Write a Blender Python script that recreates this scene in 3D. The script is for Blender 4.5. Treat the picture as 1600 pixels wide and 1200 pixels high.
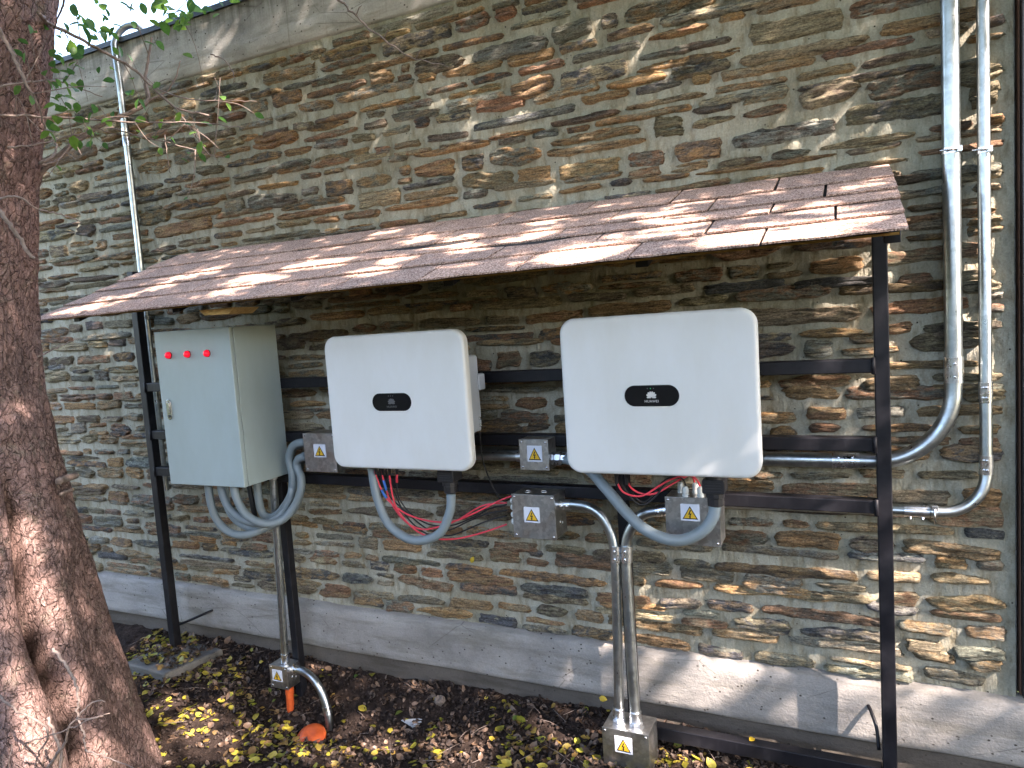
import bpy, bmesh, math, random
import numpy as np
from mathutils import Vector, Matrix

for o in list(bpy.data.objects): bpy.data.objects.remove(o)
scene = bpy.context.scene
COL = scene.collection
EYE = 1.66                      # eye height above the soil at the wall foot (m)

# ------------------------------------------------------------------ camera
FX = 1113.64
CAM = np.array([0.0, -2.70, EYE])
c_right = np.array([0.90263, 0.42454, -0.06746]); c_up = np.array([0.0220, 0.1110, 0.9936]); c_fwd = np.array([-0.42883, 0.89880, -0.09085])
yaw, pitch, roll = math.radians(25.506), math.radians(-5.212), math.radians(-3.882)
cy, sy, cp, sp = math.cos(yaw), math.sin(yaw), math.cos(pitch), math.sin(pitch)
f_ = Vector((-sy*cp, cy*cp, sp)); r_ = Vector((cy, sy, 0)); u_ = r_.cross(f_)
rr = math.cos(roll)*r_ + math.sin(roll)*u_; uu = -math.sin(roll)*r_ + math.cos(roll)*u_
cd = bpy.data.cameras.new('camera'); cam = bpy.data.objects.new('camera', cd); COL.objects.link(cam)
cd.sensor_width = 36; cd.lens = 36*FX/1600; cd.clip_end = 800; cd.clip_start = 0.05
cam.matrix_world = Matrix(((rr.x, uu.x, -f_.x, CAM[0]), (rr.y, uu.y, -f_.y, CAM[1]), (rr.z, uu.z, -f_.z, CAM[2]), (0, 0, 0, 1)))
scene.camera = cam
CR, CU, CF = np.array(rr), np.array(uu), np.array(f_)
def project(P):
    d = np.asarray(P, float) - CAM; w = d @ CF
    return 800 + FX*(d @ CR)/w, 600 - FX*(d @ CU)/w, w

# ------------------------------------------------------------------ light
SUN = np.array([0.67, -0.30, 0.68]); SUN /= np.linalg.norm(SUN)
world = bpy.data.worlds.new('World'); scene.world = world; world.use_nodes = True
nt = world.node_tree; nt.nodes.clear()
sky = nt.nodes.new('ShaderNodeTexSky'); sky.sky_type = 'NISHITA'; sky.sun_disc = False
sky.sun_elevation = math.asin(SUN[2]); sky.sun_rotation = math.atan2(SUN[0], SUN[1])
sky.dust_density = 1.5; sky.air_density = 1.0
bg = nt.nodes.new('ShaderNodeBackground'); bg.inputs[1].default_value = 0.15
wo = nt.nodes.new('ShaderNodeOutputWorld'); nt.links.new(sky.outputs[0], bg.inputs[0]); nt.links.new(bg.outputs[0], wo.inputs[0])
sd = bpy.data.lights.new('sun', 'SUN'); sd.energy = 3.3; sd.angle = math.radians(0.53); sd.color = (1.0, 0.90, 0.86)
so = bpy.data.objects.new('sun', sd); COL.objects.link(so); so.location = (6, -4, 8)
so.rotation_euler = Vector(SUN).to_track_quat('Z', 'Y').to_euler()
vs = scene.view_settings; vs.view_transform = 'Standard'; vs.look = 'None'; vs.gamma = 1; vs.use_curve_mapping = False
vs.exposure = 3.08
vs.use_white_balance = True; vs.white_balance_temperature = 7150; vs.white_balance_tint = 14
scene.cycles.max_bounces = 8; scene.cycles.diffuse_bounces = 4; scene.cycles.glossy_bounces = 4; scene.cycles.transmission_bounces = 4
scene.cycles.use_denoising = True; scene.cycles.sample_clamp_indirect = 8
scene.cycles.caustics_reflective = False; scene.cycles.caustics_refractive = False

# ------------------------------------------------------------------ noise
def _h(ix, iy, iz):
    n = (ix.astype(np.int64)*374761393 + iy.astype(np.int64)*668265263 + iz.astype(np.int64)*2147483647) & 0x7fffffff
    n = ((n ^ (n >> 13))*1274126177) & 0x7fffffff
    n = ((n ^ (n >> 16))*2246822519) & 0x7fffffff
    return (n & 0xffffff)/float(0xffffff)
def vnoise(x, y, z=0.0):
    x, y, z = np.broadcast_arrays(np.asarray(x, float), np.asarray(y, float), np.asarray(z, float))
    ix, iy, iz = np.floor(x).astype(int), np.floor(y).astype(int), np.floor(z).astype(int)
    fx, fy, fz = x-ix, y-iy, z-iz
    fx = fx*fx*(3-2*fx); fy = fy*fy*(3-2*fy); fz = fz*fz*(3-2*fz)
    r = 0
    for dx in (0, 1):
        for dy in (0, 1):
            for dz in (0, 1):
                r = r + (fx if dx else 1-fx)*(fy if dy else 1-fy)*(fz if dz else 1-fz)*_h(ix+dx, iy+dy, iz+dz)
    return r*2-1
def fbm(x, y, z=0.0, o=4, g=0.5):
    s = 0; a = 1.0; t = 0; k = 1.0
    for i in range(o):
        s = s + a*vnoise(np.asarray(x)*k + 17.3*i, np.asarray(y)*k + 9.1*i, np.asarray(z)*k + 5.7*i); t += a; a *= g; k *= 2.03
    return s/t

# ------------------------------------------------------------------ materials
def mat(name, col=(0.5, 0.5, 0.5), rough=0.5, metal=0.0, spec=0.5):
    m = bpy.data.materials.new(name); m.use_nodes = True
    b = m.node_tree.nodes['Principled BSDF']
    b.inputs['Base Color'].default_value = (*col, 1); b.inputs['Roughness'].default_value = rough
    b.inputs['Metallic'].default_value = metal; b.inputs['Specular IOR Level'].default_value = spec
    return m
class NB:
    """small node helper on a material"""
    def __init__(s, m): s.m = m; s.t = m.node_tree; s.b = s.t.nodes['Principled BSDF']; s.tc = None
    def n(s, k): return s.t.nodes.new('ShaderNode'+k)
    def l(s, a, b): s.t.links.new(a, b)
    def coord(s, scale=(1, 1, 1), which='Object', rot=(0, 0, 0)):
        if s.tc is None: s.tc = s.n('TexCoord')
        mp = s.n('Mapping'); mp.inputs['Scale'].default_value = scale; mp.inputs['Rotation'].default_value = rot
        s.l(s.tc.outputs[which], mp.inputs[0]); return mp.outputs[0]
    def pos(s, scale=(1, 1, 1)):
        g = s.n('NewGeometry'); mp = s.n('Mapping'); mp.inputs['Scale'].default_value = scale
        s.l(g.outputs['Position'], mp.inputs[0]); return mp.outputs[0]
    def noise(s, vec, scale=5, detail=4, rough=0.55, dist=0.0):
        t = s.n('TexNoise'); t.inputs['Scale'].default_value = scale; t.inputs['Detail'].default_value = detail
        t.inputs['Roughness'].default_value = rough; t.inputs['Distortion'].default_value = dist; s.l(vec, t.inputs['Vector']); return t.outputs[0]
    def voro(s, vec, scale=5, feat='F1', out=0, rand=1.0):
        t = s.n('TexVoronoi'); t.feature = feat; t.inputs['Scale'].default_value = scale; t.inputs['Randomness'].default_value = rand
        s.l(vec, t.inputs['Vector']); return t.outputs[out]
    def ramp(s, fac, stops, interp='LINEAR'):
        r = s.n('ValToRGB'); r.color_ramp.interpolation = interp; e = r.color_ramp.elements
        while len(e) < len(stops): e.new(0.5)
        for q, (p, c) in zip(e, stops):
            q.position = p; q.color = (*c, 1) if len(c) == 3 else c
        s.l(fac, r.inputs[0]); return r.outputs[0]
    def vr(s, fac, a, b, lo=0.0, hi=1.0):
        r = s.n('MapRange'); r.inputs[1].default_value = lo; r.inputs[2].default_value = hi; r.inputs[3].default_value = a; r.inputs[4].default_value = b
        s.l(fac, r.inputs[0]); return r.outputs[0]
    def mix(s, fac, a, b, mode='MIX'):
        x = s.n('Mix'); x.data_type = 'RGBA'; x.blend_type = mode
        for sock, v in ((x.inputs[0], fac), (x.inputs[6], a), (x.inputs[7], b)):
            if isinstance(v, (int, float)): sock.default_value = v
            elif isinstance(v, tuple): sock.default_value = (*v, 1)
            else: s.l(v, sock)
        return x.outputs[2]
    def math(s, op, a, b):
        x = s.n('Math'); x.operation = op
        for i, v in enumerate((a, b)):
            if isinstance(v, (int, float)): x.inputs[i].default_value = v
            else: s.l(v, x.inputs[i])
        return x.outputs[0]
    def bump(s, h, strength=0.5, dist=0.01, prev=None):
        b = s.n('Bump'); b.inputs['Strength'].default_value = strength; b.inputs['Distance'].default_value = dist; s.l(h, b.inputs['Height'])
        if prev is not None: s.l(prev, b.inputs['Normal'])
        s.l(b.outputs[0], s.b.inputs['Normal']); return b.outputs[0]
    def col(s, c): s.l(c, s.b.inputs['Base Color'])
    def rough(s, c): s.l(c, s.b.inputs['Roughness'])

def m_stone():
    m = mat('slate_stone', rough=0.85, spec=0.3); k = NB(m)
    at = k.n('Attribute'); at.attribute_name = 'tint'; a2 = k.n('Attribute'); a2.attribute_name = 'tint_b'
    p = k.pos((1, 1, 2.2))
    big = k.noise(p, 16, 5, 0.65, 0.6)
    c = k.mix(k.ramp(big, [(0.42, (0, 0, 0)), (0.6, (1, 1, 1))]), at.outputs[0], a2.outputs[0])
    lay = k.noise(k.pos((5, 5, 60)), 3.2, 5, 0.7, 0.8)
    c = k.mix(k.ramp(lay, [(0.32, (1, 1, 1)), (0.53, (0, 0, 0))]), c, (0.040, 0.032, 0.025)); hl = k.noise(k.pos((9, 9, 34)), 5, 4, 0.7, 0.5); c = k.mix(k.ramp(hl, [(0.56, (0, 0, 0)), (0.72, (0.6, 0.6, 0.6))]), c, (0.36, 0.32, 0.23))
    fine = k.noise(k.pos((1, 1, 1.8)), 120, 4, 0.7)
    c = k.mix(1.0, c, k.ramp(fine, [(0.3, (0.42, 0.42, 0.42)), (0.7, (1.5, 1.5, 1.5))]), 'MULTIPLY')
    lich = k.noise(k.pos((1, 1, 1.4)), 42, 4, 0.7, 0.3)
    c = k.mix(k.ramp(lich, [(0.62, (0, 0, 0)), (0.72, (0.55, 0.55, 0.55))]), c, (0.33, 0.33, 0.27))
    k.col(c)
    b1 = k.bump(lay, 1.0, 0.016); b1 = k.bump(hl, 0.6, 0.008, b1); k.bump(fine, 0.7, 0.005, b1)
    return m
def m_mortar():
    m = mat('lime_mortar', rough=0.95, spec=0.15); k = NB(m)
    n1 = k.noise(k.pos((1, 1, 0.6)), 3.0, 5, 0.6); n2 = k.noise(k.pos(), 160, 3, 0.6); n3 = k.noise(k.pos((1, 1, 0.35)), 26, 4, 0.65)
    c = k.ramp(n1, [(0.3, (0.25, 0.235, 0.17)), (0.55, (0.40, 0.385, 0.31)), (0.75, (0.46, 0.445, 0.37))])
    c = k.mix(k.ramp(n3, [(0.30, (0.8, 0.8, 0.8)), (0.52, (0, 0, 0))]), c, (0.19, 0.15, 0.085)); n4 = k.noise(k.pos((3.5, 1, 0.7)), 20, 5, 0.75); c = k.mix(k.ramp(n4, [(0.56, (0, 0, 0)), (0.72, (0.55, 0.55, 0.55))]), c, (0.47, 0.46, 0.39))
    c = k.mix(1.0, c, k.ramp(n2, [(0.2, (0.75, 0.75, 0.75)), (0.8, (1.15, 1.15, 1.15))]), 'MULTIPLY')
    v = k.voro(k.pos(), 36); dot = k.ramp(v, [(0.09, (1, 1, 1)), (0.13, (0, 0, 0))])
    c = k.mix(k.math('MULTIPLY', dot, k.ramp(k.noise(k.pos(), 9, 2), [(0.52, (0, 0, 0)), (0.6, (1, 1, 1))])), c, (0.05, 0.042, 0.03))
    k.col(c); b = k.bump(n3, 0.8, 0.014); k.bump(n2, 0.5, 0.004, b); return m
def m_concrete(name, base, streaks=False, pores=True):
    m = mat(name, rough=0.9, spec=0.2); k = NB(m)
    n1 = k.noise(k.pos((1, 1, 1.5)), 2.6, 6, 0.62, 0.3); n2 = k.noise(k.pos(), 140, 3, 0.6); n3 = k.noise(k.pos((0.35, 1, 2.5)), 9, 5, 0.6)
    b = np.array(base)
    c = k.ramp(n1, [(0.28, tuple(b*0.62)), (0.5, tuple(b)), (0.72, tuple(b*1.22))])
    c = k.mix(k.ramp(n3, [(0.33, (0.7, 0.7, 0.7)), (0.5, (0, 0, 0))]), c, tuple(b*0.58*np.array([1.02, 1, 0.9])))
    c = k.mix(1.0, c, k.ramp(n2, [(0.2, (0.82, 0.82, 0.82)), (0.8, (1.1, 1.1, 1.1))]), 'MULTIPLY')
    if streaks:
        g = k.n('NewGeometry'); sx = k.n('SeparateXYZ'); k.l(g.outputs['Position'], sx.inputs[0])
        top = k.vr(sx.outputs[2], 0.0, 1.0, 3.08, 3.26)
        st = k.noise(k.pos((14, 1, 1.0)), 1.6, 5, 0.7); msk = k.math('MULTIPLY', k.ramp(st, [(0.4, (0, 0, 0)), (0.62, (1, 1, 1))]), top)
        c = k.mix(msk, c, (0.06, 0.055, 0.045))
        st2 = k.noise(k.pos((30, 1, 1.3)), 1.1, 4, 0.7); c = k.mix(k.ramp(st2, [(0.6, (0, 0, 0)), (0.75, (0.5, 0.5, 0.5))]), c, (0.13, 0.12, 0.09))
    if pores:
        v = k.voro(k.pos((1, 1, 1.3)), 30); dot = k.ramp(v, [(0.10, (1, 1, 1)), (0.16, (0, 0, 0))])
        c = k.mix(k.math('MULTIPLY', dot, k.ramp(k.noise(k.pos(), 5, 3), [(0.42, (0, 0, 0)), (0.5, (1, 1, 1))])), c, (0.06, 0.052, 0.045))
        cr = k.voro(k.pos((0.6, 1, 1.6)), 3.2, 'DISTANCE_TO_EDGE'); cm = k.math('MULTIPLY', k.ramp(cr, [(0.0, (0.7, 0.7, 0.7)), (0.006, (0, 0, 0))]), k.ramp(k.noise(k.pos(), 3.3, 3), [(0.5, (0, 0, 0)), (0.58, (1, 1, 1))])); c = k.mix(cm, c, (0.09, 0.08, 0.07))
    k.col(c); b2 = k.bump(n1, 0.45, 0.03); b2 = k.bump(n3, 0.4, 0.01, b2); k.bump(n2, 0.4, 0.004, b2); return m
def m_galv(name, base=(0.62, 0.65, 0.67), r0=0.22, r1=0.42, spangle=60, contrast=0.25):
    m = mat(name, base, 0.3, 1.0); k = NB(m); p = k.pos()
    v = k.voro(p, spangle, 'F1', 1); n = k.noise(p, 22, 5, 0.65)
    bw = k.n('RGBToBW'); k.l(v, bw.inputs[0]); b = np.array(base)
    c = k.ramp(bw.outputs[0], [(0.1, tuple(b*(1-contrast))), (0.9, tuple(np.minimum(b*(1+contrast*0.7), 0.95)))])
    c = k.mix(k.ramp(n, [(0.45, (0, 0, 0)), (0.7, (0.6, 0.6, 0.6))]), c, tuple(b*0.55))
    k.col(c); k.rough(k.vr(n, r0, r1, 0.3, 0.7)); k.bump(n, 0.06, 0.004); return m
def m_blackpaint():
    m = mat('black_paint', (0.012, 0.012, 0.015), 0.35, 0.0, 0.3); k = NB(m)
    n = k.noise(k.pos((60, 60, 3)), 2.0, 5, 0.7); n2 = k.noise(k.pos(), 7, 5, 0.65)
    k.col(k.mix(k.ramp(n2, [(0.5, (0, 0, 0)), (0.75, (0.7, 0.7, 0.7))]), (0.008, 0.008, 0.011), (0.030, 0.030, 0.036)))
    k.rough(k.vr(n, 0.35, 0.6, 0.3, 0.7)); k.bump(n, 0.15, 0.002); return m
def m_paint(name, c, r=0.35, dirt=0.06):
    m = mat(name, c, r); k = NB(m); n = k.noise(k.pos((1, 1, 0.4)), 5, 6, 0.65); n2 = k.noise(k.pos(), 260, 2)
    b = np.array(c); k.col(k.ramp(n, [(0.28, tuple(b*(1-dirt*2.2)*np.array([1, .985, .95]))), (0.62, tuple(b))])); k.rough(k.vr(n, r*0.85, r*1.25, 0.3, 0.7)); k.bump(n2, 0.05, 0.0006); return m
def m_shingle():
    m = mat('asphalt_shingle', rough=0.95, spec=0.2); k = NB(m)
    oi = k.n('ObjectInfo'); gv = k.voro(k.pos(), 300, 'F1', 1); gb = k.n('RGBToBW'); k.l(gv, gb.inputs[0]); g = gb.outputs[0]; n = k.noise(k.pos(), 4, 4)
    c = k.ramp(g, [(0.18, (0.14, 0.088, 0.068)), (0.5, (0.38, 0.252, 0.200)), (0.82, (0.66, 0.50, 0.42))])
    c = k.mix(1.0, c, k.ramp(oi.outputs['Random'], [(0, (0.82, 0.84, 0.86)), (1, (1.12, 1.08, 1.04))]), 'MULTIPLY')
    c = k.mix(1.0, c, k.ramp(n, [(0.3, (0.85, 0.85, 0.85)), (0.7, (1.1, 1.1, 1.1))]), 'MULTIPLY')
    k.col(c); k.bump(g, 0.4, 0.002); return m
def m_bark():
    m = mat('bark', rough=0.9, spec=0.25); k = NB(m)
    w = k.noise(k.pos(), 7, 4, 0.6); wp = k.n('VectorMath'); wp.operation = 'MULTIPLY_ADD'
    cb = k.n('CombineXYZ'); k.l(w, cb.inputs[0]); k.l(w, cb.inputs[1]); k.l(w, cb.inputs[2])
    k.l(cb.outputs[0], wp.inputs[0]); wp.inputs[1].default_value = (0.12, 0.12, 0.06); k.l(k.pos((1, 1, 0.5)), wp.inputs[2])
    v = k.voro(wp.outputs[0], 44, 'DISTANCE_TO_EDGE'); v2 = k.voro(wp.outputs[0], 105, 'DISTANCE_TO_EDGE'); n = k.noise(k.pos((1, 1, 0.6)), 55, 5, 0.7); big = k.noise(k.pos(), 5, 4, 0.6)
    c = k.ramp(n, [(0.28, (0.085, 0.054, 0.047)), (0.5, (0.185, 0.12, 0.105)), (0.74, (0.40, 0.28, 0.255))])
    c = k.mix(k.ramp(big, [(0.42, (0, 0, 0)), (0.62, (0.8, 0.8, 0.8))]), c, (0.26, 0.165, 0.145))
    c = k.mix(k.ramp(k.noise(k.pos(), 11, 5, 0.7), [(0.55, (0, 0, 0)), (0.7, (0.6, 0.6, 0.6))]), c, (0.17, 0.155, 0.115))
    c = k.mix(k.ramp(v, [(0.0, (0.75, 0.75, 0.75)), (0.05, (0, 0, 0))]), c, (0.07, 0.042, 0.034)); c = k.mix(k.ramp(v2, [(0.0, (0.6, 0.6, 0.6)), (0.09, (0, 0, 0))]), c, (0.08, 0.05, 0.038))
    k.col(c)
    b = k.bump(k.ramp(v, [(0, (0, 0, 0)), (0.10, (1, 1, 1))]), 0.8, 0.012); b = k.bump(k.ramp(v2, [(0, (0, 0, 0)), (0.2, (1, 1, 1))]), 0.5, 0.005, b); k.bump(n, 0.6, 0.006, b); return m
def m_leaf(name, cols, trans=0.45, rnd='island'):
    m = mat(name, rough=0.45, spec=0.4); k = NB(m)
    if rnd == 'island': g = k.n('NewGeometry'); fac = g.outputs['Random Per Island']
    else: g = k.n('ObjectInfo'); fac = g.outputs['Random']
    c = k.ramp(fac, [(i/(max(1, len(cols)-1)), q) for i, q in enumerate(cols)])
    n = k.noise(k.pos(), 70, 4, 0.6); c = k.mix(1.0, c, k.ramp(n, [(0.3, (0.75, 0.72, 0.7)), (0.65, (1.12, 1.12, 1.1))]), 'MULTIPLY')
    k.col(c); tr = k.n('BsdfTranslucent'); k.l(c, tr.inputs[0]); ms = k.n('MixShader'); ms.inputs[0].default_value = trans
    k.l(k.b.outputs[0], ms.inputs[1]); k.l(tr.outputs[0], ms.inputs[2]); k.l(ms.outputs[0], k.t.nodes['Material Output'].inputs[0]); return m
def m_soil():
    m = mat('dark_soil', rough=1.0, spec=0.1); k = NB(m)
    n = k.noise(k.pos(), 30, 6, 0.7); n2 = k.noise(k.pos(), 150, 4, 0.7); n3 = k.noise(k.pos(), 3.5, 4)
    c = k.ramp(n, [(0.3, (0.014, 0.0105, 0.009)), (0.55, (0.040, 0.029, 0.025)), (0.75, (0.085, 0.064, 0.055))])
    c = k.mix(k.ramp(n2, [(0.58, (0, 0, 0)), (0.68, (0.6, 0.6, 0.6))]), c, (0.12, 0.09, 0.078))
    c = k.mix(1.0, c, k.ramp(n3, [(0.3, (0.7, 0.7, 0.7)), (0.7, (1.25, 1.2, 1.15))]), 'MULTIPLY')
    k.col(c); b = k.bump(n, 0.9, 0.02); k.bump(n2, 0.8, 0.006, b); return m
def m_noise(name, a, b, scale=20, rough=0.7, stretch=(1, 1, 1), bump=0.3, spec=0.4):
    m = mat(name, rough=rough, spec=spec); k = NB(m); n = k.noise(k.pos(stretch), scale, 5, 0.65)
    k.col(k.ramp(n, [(0.3, a), (0.7, b)])); k.bump(n, bump, 0.004); return m
def m_emit(name, c, s):
    m = mat(name, c, 0.25); b = m.node_tree.nodes['Principled BSDF']; b.inputs['Emission Color'].default_value = (*c, 1); b.inputs['Emission Strength'].default_value = s; return m

M = dict(
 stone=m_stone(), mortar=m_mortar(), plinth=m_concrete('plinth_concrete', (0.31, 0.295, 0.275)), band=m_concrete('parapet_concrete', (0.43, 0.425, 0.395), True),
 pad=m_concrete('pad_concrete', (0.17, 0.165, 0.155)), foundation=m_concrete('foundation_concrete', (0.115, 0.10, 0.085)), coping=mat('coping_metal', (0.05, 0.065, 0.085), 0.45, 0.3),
 pipe=m_galv('galvanised_pipe', (0.47, 0.51, 0.52), 0.26, 0.42, 45, 0.14), fit=m_galv('zinc_fitting', (0.72, 0.75, 0.78), 0.2, 0.4, 90, 0.2),
 sheet=m_galv('galvanised_sheet', (0.56, 0.56, 0.55), 0.28, 0.5, 75, 0.22), steel=mat('bright_steel', (0.75, 0.76, 0.78), 0.25, 1.0),
 black=m_blackpaint(), cab=m_paint('grey_cabinet_paint', (0.37, 0.455, 0.465), 0.38, 0.05), white=m_paint('white_cover_paint', (0.67, 0.685, 0.675), 0.42, 0.035),
 body=m_paint('grey_body_paint', (0.46, 0.51, 0.57), 0.45, 0.05), gloss=mat('gloss_black', (0.012, 0.011, 0.013), 0.08, 0.0, 0.35), logo=mat('logo_white', (0.62, 0.60, 0.58), 0.4), logo_dim=mat('logo_grey', (0.10, 0.10, 0.105), 0.4),
 led=m_emit('green_led', (0.05, 0.5, 0.2), 0.15), ledoff=mat('led_dark', (0.12, 0.12, 0.13), 0.4),
 red_lamp=m_emit('red_lamp', (0.80, 0.006, 0.03), 0.10), bezel=mat('lamp_bezel', (0.10, 0.015, 0.02), 0.4), chrome=mat('chrome', (0.55, 0.56, 0.6), 0.22, 1.0),
 flex=m_paint('grey_flexible_plastic', (0.20, 0.25, 0.275), 0.42, 0.08), red=mat('red_cable', (0.80, 0.06, 0.09), 0.42), joint_shade_sheet=mat('joint_shade_black', (0.012, 0.011, 0.011), 0.9), blk=mat('black_cable', (0.014, 0.014, 0.016), 0.45),
 blk_pl=mat('black_plastic', (0.018, 0.018, 0.02), 0.4), wht_pl=mat('white_plastic', (0.66, 0.69, 0.66), 0.4), blue_tape=mat('blue_tape', (0.03, 0.16, 0.55), 0.45), yel=mat('yellow_sleeve', (0.7, 0.55, 0.03), 0.4), grn=mat('green_sleeve', (0.02, 0.26, 0.12), 0.4),
 s_white=mat('sign_white', (0.70, 0.73, 0.80), 0.5), s_yel=mat('sign_yellow', (0.78, 0.46, 0.03), 0.5), s_blk=mat('sign_black', (0.015, 0.013, 0.012), 0.5),
 shingle=m_shingle(), osb=m_noise('plywood', (0.36, 0.20, 0.06), (0.60, 0.38, 0.13), 30, 0.75, (1, 4, 4)), bark=m_bark(), twig=m_noise('twig_bark', (0.10, 0.075, 0.06), (0.26, 0.20, 0.17), 40, 0.85),
 pale_twig=m_noise('pale_twig', (0.14, 0.11, 0.095), (0.28, 0.225, 0.195), 40, 0.85), cut=mat('cut_wood', (0.50, 0.34, 0.16), 0.8),
 leaf=m_leaf('green_leaf', [(0.045, 0.13, 0.035), (0.08, 0.19, 0.04), (0.15, 0.28, 0.04), (0.06, 0.15, 0.06)], 0.55, 'object'), crown=m_leaf('crown_leaf', [(0.04, 0.09, 0.025), (0.08, 0.13, 0.03)], 0.35),
 litter=m_leaf('fallen_leaf', [(0.42, 0.35, 0.05), (0.31, 0.29, 0.045), (0.50, 0.39, 0.06), (0.22, 0.23, 0.03), (0.42, 0.27, 0.07), (0.17, 0.10, 0.05), (0.48, 0.40, 0.06), (0.10, 0.17, 0.03)], 0.2),
 brown=m_leaf('brown_leaf', [(0.08, 0.05, 0.034), (0.14, 0.09, 0.06), (0.22, 0.15, 0.11), (0.05, 0.034, 0.026)], 0.1),
 yleaf=m_leaf('yellow_leaf', [(0.60, 0.40, 0.03), (0.50, 0.38, 0.04)], 0.2, 'object'),
 soil=m_soil(), clod=m_noise('soil_clod', (0.02, 0.015, 0.013), (0.085, 0.064, 0.055), 60, 1.0, (1, 1, 1), 0.8, 0.1), lawn=m_noise('lawn', (0.03, 0.042, 0.014), (0.06, 0.08, 0.025), 6, 0.95, (1, 1, 1), 0.5, 0.2),
 orange=m_noise('orange_plastic', (0.60, 0.085, 0.02), (0.85, 0.16, 0.04), 30, 0.45, (1, 1, 1), 0.1), rust=mat('rusty_seal', (0.13, 0.065, 0.04), 0.8), frame=mat('dark_frame', (0.016, 0.017, 0.022), 0.35),
 glass=mat('tinted_glass', (0.02, 0.035, 0.05), 0.03, 0.0, 0.9), rock=m_noise('rock', (0.09, 0.07, 0.06), (0.19, 0.155, 0.13), 25, 0.9), scrap=mat('pale_plastic', (0.42, 0.46, 0.50), 0.3))

# ------------------------------------------------------------------ mesh helpers
def tagit(o, label=None, cat=None, group=None, kind=None):
    if label: o['label'] = label
    if cat: o['category'] = cat
    if group: o['group'] = group
    if kind: o['kind'] = kind
    return o
def wloc(o):
    v = Vector((0, 0, 0))
    while o is not None: v = v + o.location; o = o.parent
    return v
def empty(name, loc, label, cat, group=None):
    o = bpy.data.objects.new(name, None); o.empty_display_size = 0.05; COL.objects.link(o); o.location = loc
    return tagit(o, label, cat, group)
def mesh_from_arrays(name, V, F, smooth=True):
    """F: int array (n,3) or (n,4), or a list of such arrays / of index lists"""
    me = bpy.data.meshes.new(name)
    if isinstance(F, np.ndarray): F = [F]
    loops = []; starts = []; tot = 0; counts = []
    for f in F:
        f = np.asarray(f)
        n, c = f.shape; loops.append(f.ravel()); starts.append(tot + np.arange(n)*c); tot += n*c
    loops = np.concatenate(loops).astype(np.int32); starts = np.concatenate(starts).astype(np.int32)
    V = np.asarray(V, np.float32)
    me.vertices.add(len(V)); me.vertices.foreach_set('co', V.ravel())
    me.loops.add(len(loops)); me.loops.foreach_set('vertex_index', loops)
    me.polygons.add(len(starts)); me.polygons.foreach_set('loop_start', starts)
    me.update(calc_edges=True); me.validate()
    if smooth: me.polygons.foreach_set('use_smooth', np.ones(len(me.polygons), bool))
    return me
def link(name, me, m, parent=None, at=None):
    o = bpy.data.objects.new(name, me); COL.objects.link(o)
    if m is not None: me.materials.append(m)
    if parent is not None: o.parent = parent
    return o
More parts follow.
